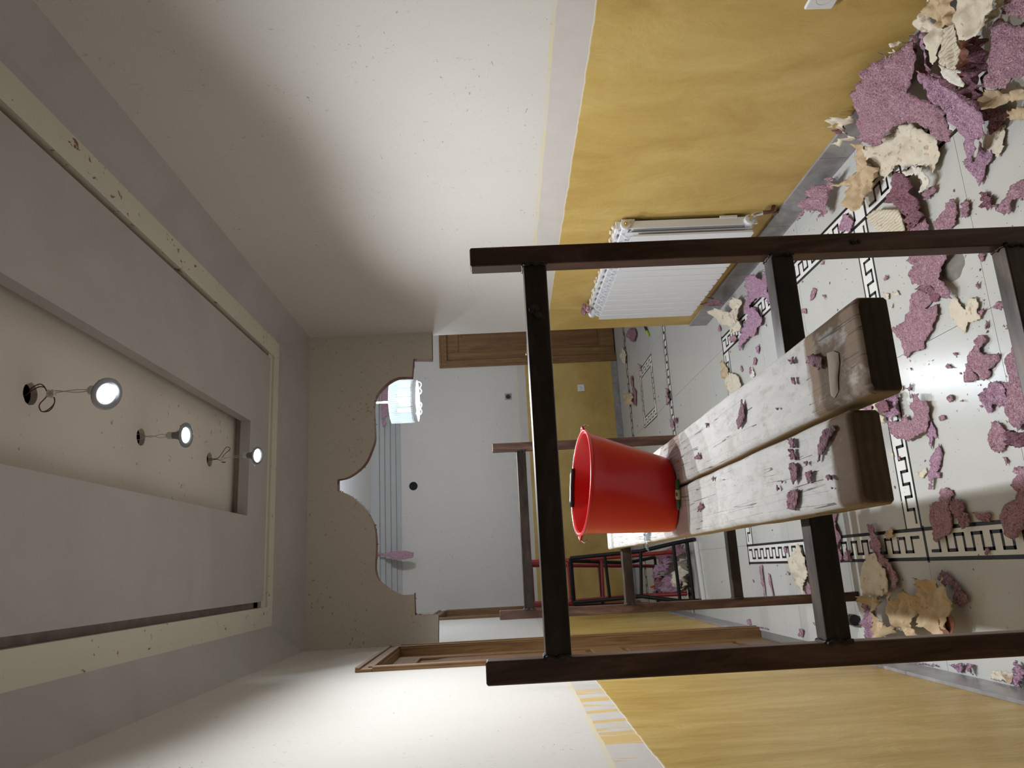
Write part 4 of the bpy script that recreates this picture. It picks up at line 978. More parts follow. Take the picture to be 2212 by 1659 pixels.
scrap('small cream flap sticking up behind the big pink sheet', 'A', [(735,370),(760,310),(830,290),(865,300),(800,380),(760,410)], 'cream', .125, .012)
scrap('cream stained sheet standing against the wall at the top of the heap', 'C', [(340,0),(340,100),(400,260),(450,360),(540,400),(500,620),(470,760),(380,900),(330,880),(310,820),(330,700),(340,450),(250,450),(200,400),(110,330),(100,290),(160,190),(220,120),(280,-60)], 'cream', .14, .02)
scrap('shadowed tan fold at the top edge of the heap', 'C', [(340,-60),(690,-60),(690,290),(640,330),(540,380),(470,350),(420,270),(370,210),(300,140),(345,80)], 'tan', .15, .022)
scrap('pale embossed frieze strip hanging over the middle of the heap', 'C', [(690,290),(710,500),(760,640),(770,720),(750,880),(700,960),(560,930),(460,880),(470,740),(520,520),(560,390),(640,330)], 'printed', .155, .012, jag=.001)
scrap('white torn tip of the frieze strip pointing away from the wall', 'C', [(460,890),(560,930),(700,960),(750,980),(755,1010),(700,1010),(760,1080),(805,1160),(785,1210),(700,1180),(600,1120),(540,1060),(500,970)], 'white_paper', .14, .008, jag=.001)
scrap('cream sheet with brown spots right of the frieze strip', 'C', [(690,-60),(1240,-60),(1250,120),(1160,200),(1100,210),(1120,330),(1060,450),(1010,500),(900,540),(760,550),(740,590),(715,420),(695,200)], 'cream', .155, .02)
scrap('cream corner beside the pink sheet at the photo top right', 'C', [(1240,-60),(1420,-60),(1390,70),(1320,110),(1330,190),(1240,240),(1180,330),(1110,300),(1100,210),(1160,200),(1250,120)], 'cream', .10, .015)
scrap('pink sheet in the very corner of the photo top right', 'C', [(1420,-60),(1760,-60),(1760,260),(1540,220),(1420,200),(1340,190),(1315,120),(1400,70)], 'pink', .11, .012)
scrap('large dull pink sheet right of the frieze strip at the photo right edge', 'C', [(1180,330),(1250,260),(1330,240),(1450,300),(1560,370),(1720,380),(1720,1000),(1500,1090),(1400,1200),(1280,1230),(1080,1190),(1100,1080),(1170,960),(1150,800),(1200,620),(1240,530),(1190,440)], 'pink', .10, .022)
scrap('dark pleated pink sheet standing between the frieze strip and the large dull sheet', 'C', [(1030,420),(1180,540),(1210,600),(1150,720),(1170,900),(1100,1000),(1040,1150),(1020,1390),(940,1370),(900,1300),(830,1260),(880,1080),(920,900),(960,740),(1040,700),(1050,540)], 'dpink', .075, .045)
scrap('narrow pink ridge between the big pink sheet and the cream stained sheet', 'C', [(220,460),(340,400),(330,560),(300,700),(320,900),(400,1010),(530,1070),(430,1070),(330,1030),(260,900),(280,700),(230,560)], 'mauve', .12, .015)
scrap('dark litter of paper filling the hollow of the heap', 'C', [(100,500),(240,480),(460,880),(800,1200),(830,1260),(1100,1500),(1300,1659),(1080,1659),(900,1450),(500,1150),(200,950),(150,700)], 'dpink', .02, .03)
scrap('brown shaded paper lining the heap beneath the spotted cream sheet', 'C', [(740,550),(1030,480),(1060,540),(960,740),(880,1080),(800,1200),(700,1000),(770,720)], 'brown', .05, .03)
scrap('tan scoop shaped paper below the large dull pink sheet', 'C', [(1030,1280),(1090,1200),(1250,1240),(1400,1300),(1608,1210),(1700,1220),(1700,1370),(1440,1400),(1330,1490),(1260,1500),(1180,1430),(1100,1330)], 'tan', .045, .03, lift=.03)
scrap('crumpled pink scrap under the tan scoop shaped paper', 'C', [(1030,1310),(1110,1360),(1200,1440),(1280,1510),(1300,1590),(1230,1659),(1130,1640),(1060,1500)], 'pink', .02, .02)
scrap('pink ragged scrap right of the mauve strip', 'A', [(1420,720),(1500,780),(1560,780),(1610,800),(1600,840),(1550,870),(1520,930),(1480,970),(1450,910),(1470,850)], 'pink', .012, .014)
scrap('small tan paper at the photo right edge below the heap', 'A', [(1640,790),(1760,760),(1760,870),(1600,845)], 'tan', .012, .016)
scrap('flat cream square scrap right of the pointed pink scrap', 'A', [(1410,990),(1450,940),(1530,910),(1575,890),(1565,1060),(1520,1135),(1480,1090),(1440,1070)], 'cream', .004, .006)
scrap('crumpled deep pink scrap beside the white paper ring', 'A', [(790,1230),(860,1240),(910,1290),(930,1370),(960,1450),(985,1560),(960,1600),(900,1640),(870,1560),(830,1490),(760,1450),(750,1390),(780,1340),(765,1280)], 'dpink', .02, .035)
scrap('bright pink lower scrap under the near trestle post', 'A', [(900,1640),(960,1590),(1000,1560),(1030,1640),(1020,1700),(920,1700)], 'pink', .012, .01)
scrap('white paper curled into a ring on the floor', 'A', [(860,1240),(920,1190),(1000,1210),(1030,1290),(1010,1350),(970,1390),(985,1300),(940,1245),(890,1260)], 'white_paper', .03, .015, th=.001)
scrap('small pink scrap right of the white paper ring', 'A', [(985,1400),(1030,1350),(1085,1330),(1075,1380),(1020,1430),(990,1430)], 'pink', .004, .008)
scrap('rolled piece of embossed cream frieze paper beside the near trestle post', 'L', [(1540,470),(1640,465),(1890,460),(1930,560),(1960,690),(1960,790),(1700,790),(1580,730),(1460,560)], 'printed', .03, .008, jag=.0008)
scrap('red brown inner side of the rolled frieze paper', 'L', [(1890,460),(1990,470),(2040,620),(2030,760),(1950,760),(1960,690),(1930,560)], 'brown', .022, .01, jag=.0008)
scrap('pink folded scrap with a dark hollow near the skirting', 'L', [(610,200),(700,150),(830,20),(930,5),(990,40),(1020,130),(1010,200),(990,320),(960,480),(930,560),(870,500),(820,450),(780,470),(700,480),(650,430),(640,500),(610,600),(570,620),(560,560),(600,480),(520,400),(530,350),(600,330)], 'pink', .012, .035, lift=.02)
scrap('pink patch lying on the greek key corner', 'L', [(1100,540),(1160,525),(1220,570),(1250,620),(1240,700),(1200,760),(1060,760),(1050,690),(1080,620)], 'mauve', .003, .007)
scrap('pink scrap above the near trestle post, left of two small ones', 'A', [(1060,1590),(1120,1530),(1160,1460),(1220,1425),(1230,1520),(1225,1610),(1180,1640),(1080,1640)], 'pink', .004, .01)
scrap('narrow upright pink scrap above the near trestle post', 'A', [(1265,1560),(1265,1480),(1290,1430),(1325,1450),(1320,1490),(1300,1560)], 'pink', .003, .008)
scrap('small ragged pink scrap two hand widths below the pointed pink scrap', 'A', [(1410,1380),(1440,1370),(1500,1430),(1490,1460),(1460,1500),(1420,1480)], 'dpink', .003, .01)
scrap('pink sheet at the photo right edge above the near trestle post', 'A', [(1540,1510),(1590,1390),(1650,1310),(1760,1260),(1760,1400),(1640,1430),(1610,1540),(1560,1530)], 'pink', .004, .01)
# ---- bright floor inside the near trestle
scrap('folded pink sheet lying beside the puddle', 'B', [(1010,340),(1300,330),(1290,400),(1240,470),(1250,560),(1290,600),(1330,640),(1335,720),(1290,710),(1230,670),(1170,620),(1080,610),(1010,600),(1005,510),(1050,450),(990,420)], 'pink', .012, .018)
scrap('dull dark pink hollow between the folded sheet and the mauve one', 'B', [(1030,640),(1080,610),(1150,615),(1225,665),(1220,740),(1165,745),(1150,680)], 'dpink', .003, .006)
scrap('two tone pink and mauve sheet in the middle of the bright floor', 'B', [(1010,680),(1060,650),(1150,680),(1165,740),(1110,800),(1210,760),(1225,850),(1180,920),(1170,980),(1110,1060),(1090,1120),(1000,1150),(960,1200),(935,1150),(920,1060),(850,960),(940,900),(950,850),(980,820),(990,730)], 'pink', .004, .009)
scrap('heart shaped cream scrap on the bright floor', 'D', [(150,40),(200,0),(310,130),(330,80),(350,10),(400,20),(450,60),(430,150),(450,180),(450,230),(400,240),(340,250),(320,300),(290,360),(240,310),(190,230),(140,160),(140,90)], 'cream', .003, .006)
scrap('tiny pink scrap touching the heart shaped cream one', 'D', [(430,150),(490,115),(480,170),(445,195)], 'pink', .004, .005)
scrap('pink scrap beside the lower rung near the tile joint', 'D', [(590,110),(620,50),(700,40),(710,-5),(770,-5),(790,70),(770,115),(700,100),(670,130)], 'pink', .003, .01)
scrap('pink scrap shaped like a broad arrow on the bright floor', 'D', [(430,380),(490,370),(520,410),(490,460),(470,480),(460,550),(540,560),(600,570),(635,545),(615,640),(560,690),(545,760),(490,815),(440,790),(470,760),(400,740),(380,710),(430,790),(360,840),(310,835),(280,800),(310,690),(330,600),(350,540),(410,470),(390,430)], 'pink', .003, .008)
scrap('long ragged pink sheet running along the photo right edge', 'D', [(735,180),(790,160),(830,200),(840,260),(900,320),(1000,400),(1000,1250),(861,1230),(840,1290),(810,1305),(760,1270),(720,1150),(705,1050),(690,850),(730,830),(730,740),(710,640),(730,570),(780,540),(780,420),(790,340),(720,320),(740,260)], 'pink', .006, .012)
scrap('pink scrap joined to the left side of the long ragged sheet', 'D', [(705,1050),(650,1075),(590,1040),(560,1125),(520,1130),(490,1060),(450,970),(500,920),(500,880),(550,815),(610,830),(690,850),(715,950)], 'mauve', .004, .010)
scrap('brown pink curled scrap at the photo right edge below the long sheet', 'D', [(750,1320),(800,1290),(861,1310),(1000,1300),(1000,1450),(861,1460),(800,1445),(745,1400)], 'dpink', .02, .03, lift=.03)
scrap('oval pink scrap alone on the bright floor', 'D', [(580,1210),(640,1230),(690,1290),(725,1370),(720,1430),(640,1520),(590,1500),(550,1450),(530,1390),(530,1310),(560,1250)], 'pink', .005, .006)
scrap('hook shaped pink sheet partly covering the cross border', 'E', [(840,680),(880,640),(870,560),(840,520),(845,450),(900,400),(910,340),(960,320),(990,400),(1040,440),(1085,510),(1070,600),(1085,680),(1060,760),(1040,850),(960,900),(880,930),(800,980),(720,950),(620,930),(570,880),(560,800),(540,700),(600,700),(680,710),(710,640),(760,610),(780,650),(800,690)], 'pink', .010, .006, lift=.012)
scrap('thin split mauve sliver right of the hook shaped sheet', 'E', [(1100,680),(1130,740),(1170,800),(1185,950),(1140,900),(1130,1000),(1115,1090),(1080,1010),(1090,940),(1040,900),(1060,850)], 'mauve', .003, .007, jag=.001)
scrap('long narrow mauve scrap pointing at the trestle shadow', 'E', [(1220,1010),(1270,1130),(1250,1200),(1240,1320),(1200,1400),(1240,1410),(1230,1480),(1160,1480),(1130,1640),(1100,1640),(1110,1540),(1095,1420),(1130,1330),(1130,1190),(1160,1120)], 'mauve', .003, .010, jag=.001)
scrap('bright mauve crumple on the cross border below the plank end', 'E', [(530,290),(600,290),(660,350),(640,440),(670,520),(670,600),(640,700),(580,650),(520,640),(480,590),(540,540),(520,470),(500,420),(540,350)], 'mauve', .012, .022)
scrap('small dull pink pad beside the bright mauve crumple', 'E', [(360,500),(400,440),(480,400),(510,440),(540,540),(440,590),(390,570)], 'dpink', .03, .010)
scrap('frayed cream paper just below the dark plank end', 'E', [(470,30),(520,60),(530,180),(570,230),(500,300),(420,340),(480,350),(400,400),(350,480),(400,590),(480,640),(470,740),(400,700),(340,680),(310,600),(340,500),(310,400),(340,340),(440,300),(490,200)], 'cream', .01, .018)
scrap('triangular pink scrap showing between the two plank ends', 'E', [(60,515),(200,440),(290,380),(320,440),(300,530),(320,620),(270,600),(220,540),(130,530)], 'pink', .006, .012)
# ---- floor in the shade of the planks, left side
scrap('dark pink pear shaped scrap in the shadow on the border', 'G', [(290,880),(350,850),(430,870),(440,960),(420,1080),(440,1180),(440,1300),(400,1420),(330,1450),(260,1510),(230,1460),(190,1340),(175,1200),(180,1060),(250,1020),(300,1010)], 'pink', .004, .010)
scrap('twisted pink scrap right of the pear shaped one', 'G', [(430,1000),(500,980),(570,1020),(600,1120),(650,1190),(665,1280),(600,1340),(520,1240),(440,1140)], 'pink', .006, .014)
scrap('small bow shaped pink scrap above the border', 'G', [(670,1140),(780,1160),(870,1130),(915,1180),(890,1260),(830,1260),(760,1200)], 'pink', .003, .010)
scrap('large pink sheet at the photo right edge over the shaded border', 'G', [(1190,600),(1240,690),(1150,820),(1220,900),(1220,980),(1110,1020),(1060,1120),(1020,1200),(1090,1350),(1150,1450),(1210,1475),(1283,1350),(1480,1300),(1480,600)], 'pink', .006, .012)
scrap('little pink scrap across the outer border line', 'G', [(830,1570),(880,1570),(870,1659),(830,1640)], 'pink', .003, .004)
scrap('pink sliver beside the second rung in the shade', 'I', [(650,250),(710,240),(690,320),(730,400),(740,480),(700,600),(660,420),(640,300)], 'pink', .004, .010)
scrap('pinkish scrap on the meander beside the second rung', 'I', [(700,570),(730,560),(750,640),(730,690),(710,640)], 'pink', .003, .005)
scrap('triangular pink scrap on the shaded meander', 'I', [(760,640),(790,560),(830,600),(840,670),(790,665)], 'pink', .003, .006)
scrap('long curled pink strip leading to the tan paper heap', 'I', [(990,350),(1040,340),(1050,400),(1080,440),(1130,600),(1200,710),(1250,820),(1250,930),(1200,900),(1160,800),(1100,720),(1060,640),(1040,560),(1000,560),(1010,480)], 'pink', .012, .018)
scrap('stained cream sheet above the tan paper heap', 'I', [(1000,610),(1050,600),(1080,690),(1150,760),(1165,850),(1170,960),(1080,985),(930,960),(920,850),(930,700)], 'cream', .022, .012)
scrap('leftmost tan curl of the tan paper heap by the left post', 'F', [(700,720),(760,730),(800,870),(850,890),(880,905),(820,970),(770,975),(740,880),(730,800)], 'tan', .025, .045, lift=.03)
scrap('middle crumpled sheet of the tan paper heap', 'F', [(805,685),(850,720),(860,750),(930,685),(980,720),(975,770),(1000,870),(985,940),(930,940),(890,900),(830,890),(810,800),(840,740)], 'tan', .03, .035, lift=.02)
scrap('rightmost creased sheet of the tan paper heap, with straight edge', 'H', [(200,420),(260,430),(340,420),(360,480),(400,510),(440,480),(445,400),(470,480),(495,600),(490,780),(500,930),(490,965),(400,975),(350,960),(330,900),(240,850),(190,810),(200,760),(160,700),(165,560),(190,500)], 'tan', .035, .035, lift=.02)
scrap('dark inner fold lying on the tan paper heap', 'H', [(330,780),(460,770),(490,800),(470,930),(430,960),(360,930)], 'brown', .055, .004)
scrap('pink wing shaped scrap behind the tan paper heap', 'H', [(350,400),(380,350),(430,380),(470,430),(540,490),(570,550),(630,580),(630,620),(540,690),(490,640),(480,500),(440,480),(400,500)], 'pink', .006, .012)
scrap('feathery mauve scrap between the tan heap and the plastic cup', 'F', [(680,770),(700,740),(735,830),(730,880),(760,975),(700,975),(680,900),(660,870),(690,840)], 'mauve', .006, .018, jag=.005)
scrap('greenish cream folded scrap on the far border by the second rung', 'I', [(360,515),(400,600),(450,700),(450,780),(430,880),(420,1000),(390,930),(330,850),(300,760),(265,650),(310,600)], 'cream', .008, .022)
scrap('pink scrap half under the greenish cream one', 'I', [(440,850),(490,900),(500,1010),(450,980),(425,930)], 'pink', .004, .008)
scrap('left one of two thin pink streaks below the far border', 'S', [(1075,370),(1095,350),(1130,640),(1125,670),(1090,480)], 'pink', .003, .005, jag=.0006)
scrap('right one of two thin pink streaks below the far border', 'S', [(1150,430),(1170,450),(1215,680),(1195,660)], 'pink', .003, .005, jag=.0006)
scrap('pink tuft beside the dark door on the left', 'S', [(1090,1050),(1120,990),(1160,1020),(1150,1090),(1110,1120),(1085,1080)], 'pink', .003, .014)
scrap('pink scrap near the skirting left of the near rung', 'S', [(1440,1050),(1460,960),(1495,970),(1490,1080),(1460,1090)], 'pink', .003, .010)
scrap('small brownish cream scrap on the inner border line', 'I', [(1130,440),(1190,370),(1225,400),(1210,460),(1170,480)], 'tan', .003, .010)
scrap('pink tuft against the left skirting near the photo corner', 'H', [(1040,1200),(1100,1180),(1140,1300),(1130,1400),(1140,1480),(1050,1480),(1060,1340)], 'mauve', .006, .02)
scrap('left of two mauve tufts beyond the left post', 'H', [(480,1215),(580,1205),(560,1300),(520,1290)], 'mauve', .004, .015)
scrap('right of two mauve tufts beyond the left post', 'H', [(615,1205),(670,1210),(665,1310),(630,1270)], 'mauve', .004, .015)
scrap('row of mauve shreds along the left skirting', 'H', [(100,1230),(200,1215),(330,1220),(320,1280),(240,1280),(140,1260)], 'mauve', .004, .012)
scrap('cream shreds near the left skirting at the photo edge', 'H', [(800,1330),(850,1270),(1040,1290),(1030,1400),(940,1420),(860,1380),(820,1400)], 'cream', .004, .012)
# ---- right side, beyond the near trestle
scrap('large fluffy pink tangle below the radiator beside the near rung', 'K', [(140,370),(200,360),(340,460),(330,300),(345,280),(380,340),(420,290),(455,440),(430,500),(440,620),(490,700),(490,790),(440,790),(420,700),(340,700),(290,730),(250,720),(200,780),(190,850),(230,860),(320,920),(330,1000),(370,1020),(340,1130),(270,1170),(260,1270),(160,1300),(80,1400),(20,1510),(0,1450),(10,1330),(60,1230),(80,1150),(150,1000),(130,960),(90,950),(70,870),(90,760),(80,690),(150,680),(90,620),(80,520),(80,420)], 'mauve', .006, .022, jag=.006)
scrap('cream crumpled sheet with a hollow below the radiator', 'J', [(300,200),(330,150),(440,180),(530,220),(560,190),(560,60),(600,10),(690,70),(680,170),(670,270),(640,330),(700,400),(690,450),(600,510),(520,480),(500,410),(400,360),(380,300)], 'cream', .012, .035, lift=.02)
scrap('brown pink strip leaning on the skirting below the radiator', 'J', [(100,100),(140,10),(240,20),(370,70),(460,60),(440,100),(380,130),(250,130),(150,110)], 'dpink', .10, .01, zs=[.2,.2,.15,.10,.06,.05,.07,.12,.17])
scrap('small round pink scrap on the border corner', 'J', [(520,560),(560,530),(600,560),(590,620),(550,640),(520,600)], 'pink', .004, .012)
scrap('pink almond shaped scrap in front of the fluffy tangle', 'J', [(860,710),(900,665),(910,740),(890,795),(865,750)], 'mauve', .003, .008)
scrap('pink scrap above a white one near the plank edge', 'J', [(820,880),(845,840),(870,880),(850,950),(820,930)], 'pink', .003, .006)
scrap('white scrap with a point near the plank edge', 'J', [(780,1100),(800,1040),(800,970),(820,1000),(845,1080),(820,1140)], 'white_paper', .003, .006)
scrap('cream sheet on the border half hidden by the right plank', 'J', [(450,1120),(480,1050),(560,1060),(590,1070),(640,1130),(680,1220),(640,1290),(580,1330),(500,1340),(470,1260),(430,1200)], 'cream', .006, .012)
scrap('pinkish cone beside the cream sheet on the border', 'J', [(390,880),(480,1010),(490,1080),(440,1140),(400,1130),(400,1060)], 'tan', .006, .02)
# ---- far hall floor
scrap('folded dark pink scrap on the hall floor by the right wall corner', 'N', [(370,310),(410,240),(450,240),(470,310),(450,380),(430,380),(380,330)], 'dpink', .012, .03)
scrap('tan curl on the first hall border', 'N', [(360,930),(420,920),(440,960),(430,1040),(385,1040),(360,970)], 'tan', .01, .05)
scrap('pink strip beside the tan curl in the hall', 'N', [(430,850),(465,900),(465,1060),(440,1040)], 'dpink', .004, .01)
scrap('pink scrap lying along the nearer hall border', 'N', [(780,870),(815,900),(820,1000),(800,1050),(780,1020),(790,960)], 'pink', .006, .02)
scrap('small dark pink square right of the nearer hall border', 'N', [(870,1190),(900,1180),(900,1240),(880,1230)], 'dpink', .004, .012)
scrap('pink twig shaped scrap by the small key rectangle', 'N', [(485,610),(520,640),(510,690)], 'pink', .004, .012)
scrap('cream twist on the farthest hall border', 'N', [(325,440),(365,520),(360,610),(330,600),(300,550)], 'cream', .006, .03)
scrap('thin pink strip along the farthest hall border', 'N', [(410,740),(430,750),(435,860),(410,850)], 'dpink', .004, .01)
scrap('pink streak at the near end of the nearer hall border', 'N', [(820,1200),(850,1200),(870,1290),(830,1280)], 'pink', .004, .01)
# ---- heap behind the stepladders
scrap('dark pink sheet at the top of the heap behind the stepladders', 'Q', [(1600,360),(1690,310),(1800,260),(1910,240),(1930,330),(1850,380),(1760,370),(1700,420),(1640,480)], 'dpink', .05, .06)
scrap('mauve curled sheet left of centre in the heap behind the stepladders', 'Q', [(1640,480),(1740,380),(1780,430),(1740,520),(1660,560),(1700,620),(1620,620),(1600,560)], 'mauve', .04, .07)
scrap('cream tangle in the heap behind the stepladders', 'Q', [(1840,480),(1900,400),(1950,440),(1960,560),(1950,700),(1900,760),(1860,700),(1830,620)], 'cream', .03, .08)
scrap('lilac rounded sheet in the heap behind the stepladders', 'Q', [(1640,780),(1670,680),(1760,590),(1830,650),(1900,640),(1910,720),(1860,770),(1760,790)], 'mauve', .04, .07)
scrap('dark pink base sheet of the heap behind the stepladders', 'Q', [(1590,620),(1660,600),(1700,700),(1650,790),(1590,790)], 'dpink', .02, .05)
scrap('cream lower sheet of the heap behind the stepladders', 'Q', [(1730,850),(1850,780),(1960,740),(1970,860),(1850,890)], 'cream', .01, .04)
scrap('dark red scrap left of the heap behind the stepladders', 'Q', [(1590,880),(1700,850),(1830,900),(1800,930),(1640,935)], 'dpink', .008, .03)
# ---- on the planks
PL = [('long pink shred across the middle of the right plank', [(570,725),(585,800),(580,860),(550,905),(540,850),(555,790)]), ('ragged pink patch next to the putty smear', [(960,470),(1000,455),(1060,480),(1055,540),(1030,550),(990,520),(950,510)]),
      ('small pink chip above the ragged patch on the right plank', [(850,490),(870,475),(880,510),(860,515)]), ('small pink chip below the ragged patch on the right plank', [(865,600),(885,595),(890,640),(870,630)]),
      ('top pink chip of the column on the left plank', [(850,960),(885,960),(885,1010),(860,1015)]), ('thin pink chip linking the column on the left plank', [(858,1022),(880,1020),(890,1085),(862,1085)]),
      ('dark pink clump in the middle of the left plank', [(855,1110),(880,1100),(905,1130),(900,1200),(880,1230),(860,1180)]), ('pink flap near the outer edge of the left plank', [(850,1280),(905,1260),(905,1340),(890,1390),(840,1380)]),
      ('slanting red pink sliver near the left plank end', [(1055,910),(1120,880),(1130,900),(1080,990),(1020,1100),(1030,1000)]), ('pink chip with a tail right of the dark clump', [(950,1160),(990,1150),(985,1210),(960,1230)]),
      ('flat pink chip near the brown end of the left plank', [(1065,1185),(1100,1175),(1115,1200),(1085,1210)]), ('tiny star shaped pink chip near the bucket', [(280,1080),(310,1045),(320,1080),(300,1085)])]
for lb, ps in PL: scrap(lb, 'P', ps, 'dpink', ZT+.0015, .003, res=.0045, lift=.003, jag=.0012, group='paper chips on the planks')
for i, ps in enumerate([[(345,868),(360,868),(357,897)], [(300,1400),(320,1340),(335,1370)], [(385,1195),(400,1185),(395,1215)], [(775,1238),(792,1258),(780,1272)], [(938,1102),(960,1093),(957,1122)], [(770,778),(786,778),(780,792)], [(800,1210),(812,1215),(805,1228)], [(1100,1250),(1112,1255),(1104,1262)]]):
    scrap('crumb of pink wallpaper stuck on the planks', 'P', ps, 'dpink', ZT+.0015, .002, res=.004, lift=.002, jag=.0006, group='paper crumbs on the planks', name='wallpaper_crumb')
# ---- on the walls and the arch
scrap('pink wallpaper strip dangling from the far cornice, seen through the left half of the arch', 'Z', [(700,348),(760,350),(800,345),(850,335),(940,330),(1010,345),(1005,385),(940,400),(860,400),(800,372),(700,362)], 'pink', 0, .008, plane=(1, YF-.225), res=.010, jag=.002)
scrap('thin pink wallpaper shred hanging at the right step of the arch', 'W', [(985,165),(1060,170),(1065,230),(1072,310),(1030,380),(1040,480),(1020,535),(1000,400)], 'pink', 0, .004, plane=(1, YA+AT+.012), res=.006, jag=.001)
scrap('torn pink wallpaper left on the cornice behind the crystal pendant', 'W', [(400,830),(520,700),(625,650),(700,700),(660,960),(590,1060),(560,1120),(500,1180),(560,1220),(500,1300),(440,1330),(500,1400),(500,1450),(440,1500),(420,1300),(410,1000)], 'pink', 0, .003, plane=(1, YF-.215), res=.012, jag=.006)
# ---- litter on the radiator
def lump(label, p, r, mt, name='wallpaper_scrap', group=None, sq=.6):
    rnd = random.Random(int(p[1]*1000)); bm = bmesh.new(); bmesh.ops.create_icosphere(bm, subdivisions=2, radius=r)
    for v in bm.verts: v.co *= 1+.7*noise.noise(v.co*(2.2/r)+Vector(p)*9); v.co.z *= sq
    mz = min(v.co.z for v in bm.verts)
    for v in bm.verts: v.co.z -= mz
    me = bpy.data.meshes.new(name); bm.to_mesh(me); bm.free(); o = link(name, me, M[mt], None, label, 'wallpaper scrap', group); o.location = p; return o
rn = random.Random(5)
lump('crumpled pink wallpaper wad on the far end of the radiator top', (1.475, 4.16, .854), .034, 'dpink')
lump('small pink wad on the radiator top next to the crumpled one', (1.455, 4.10, .854), .02, 'pink')
for i in range(16): lump('cream crumb lying on top of the radiator', (1.488+rn.uniform(-.012, .010), 3.10+i*.062+rn.uniform(-.02, .02), .8535), rn.uniform(.007, .014), 'cream', 'wallpaper_crumb', 'cream crumbs on the radiator')
# ---- puddle beside the folded pink sheet
pp_ = [fl(1700+x/3.6875, 450+y/3.6875, .0) for x, y in [(1235,450),(1290,360),(1400,345),(1425,440),(1395,490),(1385,545),(1330,582),(1300,590),(1250,560),(1220,500)]]
c_ = sum(pp_, Vector())/len(pp_); mb = MB(c_); n = len(pp_)
def sm(ps, k=2):
    for _ in range(k): ps = [q for i in range(len(ps)) for q in (ps[i].lerp(ps[(i+1) % len(ps)], .25), ps[i].lerp(ps[(i+1) % len(ps)], .75))]
    return ps
pp_ = sm(pp_); n = len(pp_)
mb.add([p+Vector((0, 0, .0001)) for p in pp_]+[c_+(p-c_)*.93+Vector((0, 0, .0014)) for p in pp_]+[c_+Vector((0, 0, .0016))], [(i, (i+1) % n, (i+1) % n+n, i+n) for i in range(n)]+[(i+n, (i+1) % n+n, 2*n) for i in range(n)])
t = NT('water'); t.b.inputs['Transmission Weight'].default_value = 1; t.b.inputs['IOR'].default_value = 1.33; M['water'] = t.done((.75, .70, .66), .02)
mb.build('puddle', M['water'], None, 'small puddle of water beside the folded pink sheet', 'puddle', smooth=4)
# ---- small crumbs traced from the photo, then strewn ones
sm_ = [('D',[(120,990),(150,950),(190,970),(190,1000),(150,1030)]),('D',[(495,290),(510,240),(525,300),(505,320)]),('D',[(180,550),(210,540),(225,565),(195,570)]),('D',[(670,290),(690,270),(695,300)]),('D',[(660,1560),(690,1555),(720,1600),(705,1640),(690,1600)]),('D',[(105,680),(130,650),(185,695),(130,700)]),('D',[(265,1015),(280,995),(290,1025)]),('D',[(60,1170),(100,1150),(115,1190),(70,1200)]),
 ('E',[(750,240),(800,240),(820,180),(840,200),(820,290)]),('E',[(800,300),(860,370),(820,390)]),('E',[(1210,640),(1260,610),(1310,660),(1240,700)]),('E',[(640,1230),(660,1170),(680,1240)]),
 ('B',[(195,680),(215,630),(240,650),(225,710),(190,740)]),('B',[(290,690),(310,690),(315,725)]),('B',[(125,800),(155,800),(160,840),(130,835)]),('B',[(780,570),(800,530),(815,550),(795,575)]),('B',[(1535,400),(1540,350),(1590,360),(1565,430)]),('B',[(1510,620),(1540,580),(1535,650)]),('B',[(1585,960),(1605,890),(1610,940)]),('B',[(280,450),(300,400),(295,450)]),
 ('J',[(330,460),(350,390),(370,430),(375,480),(345,490)]),('J',[(640,990),(655,950),(675,1020),(660,1050)]),('J',[(770,970),(790,1000),(780,1080),(765,1040)]),('I',[(225,550),(250,550),(250,600),(230,590)]),('I',[(250,760),(280,780),(270,800)]),('S',[(945,880),(975,870),(990,930),(955,920)]),('S',[(1580,900),(1620,920),(1610,945)]),('A',[(1485,1470),(1515,1465),(1510,1510)]),('A',[(225,1545),(240,1545),(235,1565)])]
for c_, ps in sm_: scrap('small pink wallpaper crumb lying loose on the tiled floor', c_, ps, 'pink', .0025, .006, res=.006, lift=.004, jag=.001, group='loose pink crumbs on the floor', name='wallpaper_crumb')
for c_, ps in [('E',[(650,250),(710,200),(720,260),(690,290)]),('E',[(530,1160),(570,1120),(590,1200)]),('E',[(880,1420),(1000,1380),(1030,1330),(1050,1410),(990,1490)]),('B',[(785,720),(790,675),(820,680),(820,730)]),('B',[(850,690),(880,650),(905,690),(870,700)]),('B',[(825,790),(850,750),(845,800)]),('K',[(360,1130),(385,1110),(390,1160)])]:
    scrap('small cream paper crumb lying loose on the tiled floor', c_, ps, 'cream', .0025, .006, res=.006, lift=.004, jag=.001, group='loose cream crumbs on the floor', name='wallpaper_crumb')
protos = {}
def crumb_mesh(k, mt):
    if (k, mt) not in protos:
        r2 = random.Random(k*17+3); mb = MB(); n = r2.randint(5, 8); ph = r2.uniform(0, 6)
        rr_ = [r2.uniform(.5, 1.15) for _ in range(n)]
        a = [(rr_[i]*math.cos(2*PI*i/n+ph), rr_[i]*.62*math.sin(2*PI*i/n+ph), r2.uniform(.02, .35)) for i in range(n)]
        mb.add(a+[(x*.9, y*.9, z+.16) for x, y, z in a]+[(0, 0, .05), (0, 0, r2.uniform(.35, .6))], [(i, (i+1) % n, (i+1) % n+n, i+n) for i in range(n)]+[(i+n, (i+1) % n+n, 2*n+1) for i in range(n)]+[((i+1) % n, i, 2*n) for i in range(n)])
        me = bpy.data.meshes.new('wallpaper_crumb'); me.from_pydata([tuple(v) for v in mb.v], [], mb.f); me.materials.append(M[mt]); protos[(k, mt)] = me
    return protos[(k, mt)]
rn = random.Random(21)
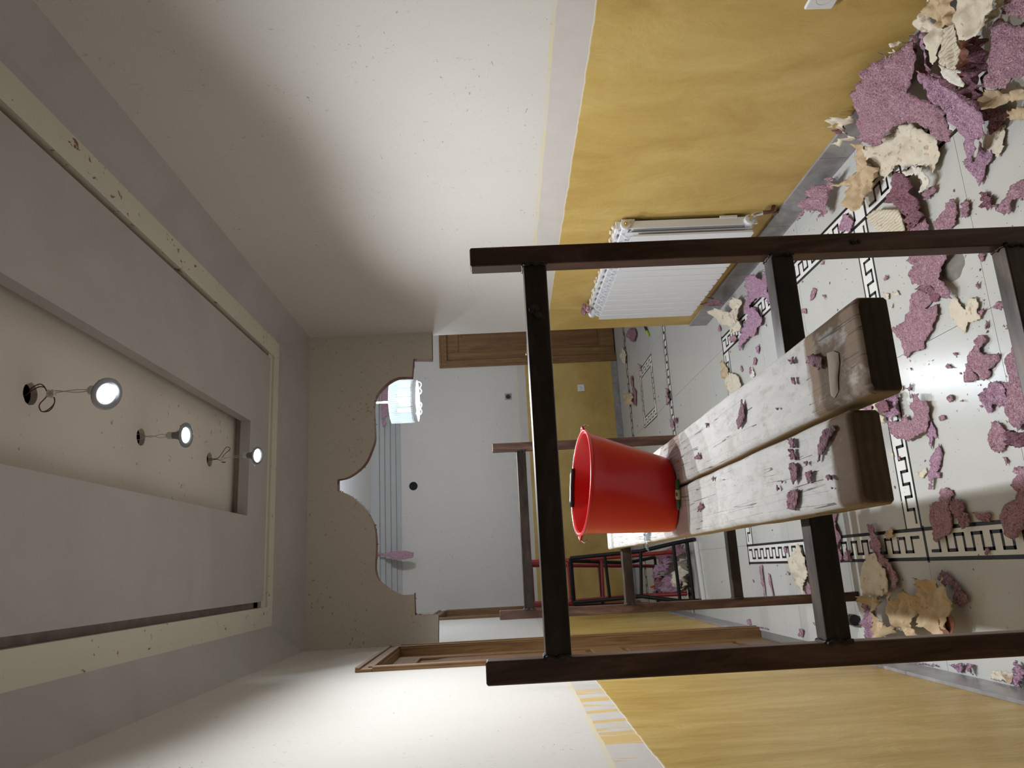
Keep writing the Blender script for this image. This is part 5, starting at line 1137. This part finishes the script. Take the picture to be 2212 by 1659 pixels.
def strew(n, gx, gy, sx, sy, mt, smin, smax, lb, grp):
    k = 0
    while k < n:
        x, y = rn.gauss(gx, sx), rn.gauss(gy, sy)
        if not (XL+.03 < x < (XR-.03 if y < 4.6 else 3.2) and 1.0 < y < 7.9): continue
        o = link('wallpaper_crumb', crumb_mesh(rn.randint(0, 9), mt), None, None, lb, 'wallpaper scrap', grp)
        s = rn.uniform(smin, smax); o.location = (x, y, 0); o.rotation_euler = (0, 0, rn.uniform(0, 6.28)); o.scale = (s, s*rn.uniform(.5, 1), s); k += 1
P_, C_ = 'tiny pink wallpaper crumb strewn ', 'tiny cream paper crumb strewn '
strew(75, .75, 2.1, .45, .5, 'pink', .003, .009, P_+'over the brightly lit tiles round the planks', 'pink crumbs round the planks')
strew(40, 1.1, 3.4, .35, .5, 'dpink', .003, .009, P_+'on the tiles in front of the radiator', 'pink crumbs before the radiator')
strew(45, .9, 6.3, .8, .8, 'dpink', .005, .014, P_+'over the far hall floor', 'pink crumbs in the hall')
strew(28, -.15, 3.2, .15, .8, 'dpink', .003, .008, P_+'beside the left skirting', 'pink crumbs by the left wall')
strew(60, .8, 2.4, .5, .7, 'cream', .002, .006, C_+'over the tiles round the planks', 'cream crumbs round the planks')
strew(35, 1.2, 6.2, .6, .7, 'cream', .004, .011, C_+'over the far hall floor', 'cream crumbs in the hall')
strew(25, 1.4, 3.6, .06, .6, 'cream', .004, .010, C_+'along the skirting under the radiator', 'cream crumbs under the radiator')
# fine plaster dust and fibres: far too many to count
mb = MB((.7, 2.6, 0))
for i in range(1500):
    x, y = rn.gauss(.7, .55), rn.gauss(2.6, 1.2)
    if not (XL+.02 < x < XR-.02 and .9 < y < 7): continue
    s = rn.uniform(.0007, .0022); q = rn.uniform(0, 6.28); a, b = s*math.cos(q)*rn.uniform(.6, 2.5), s*math.sin(q); z = .0008+s*.6
    mb.add([(x-a, y-b, .0003), (x+b, y-a*.6, .0003), (x+a, y+b, .0003), (x, y, z)], [(0, 1, 3), (1, 2, 3), (2, 0, 3), (0, 2, 1)])
mb.build('plaster_dust', plain('pale dust and fibre', (.5, .42, .38), .9, vary=.6, scale=60), None, 'fine pale dust and fibres scattered over the floor', 'dust', kind='stuff')
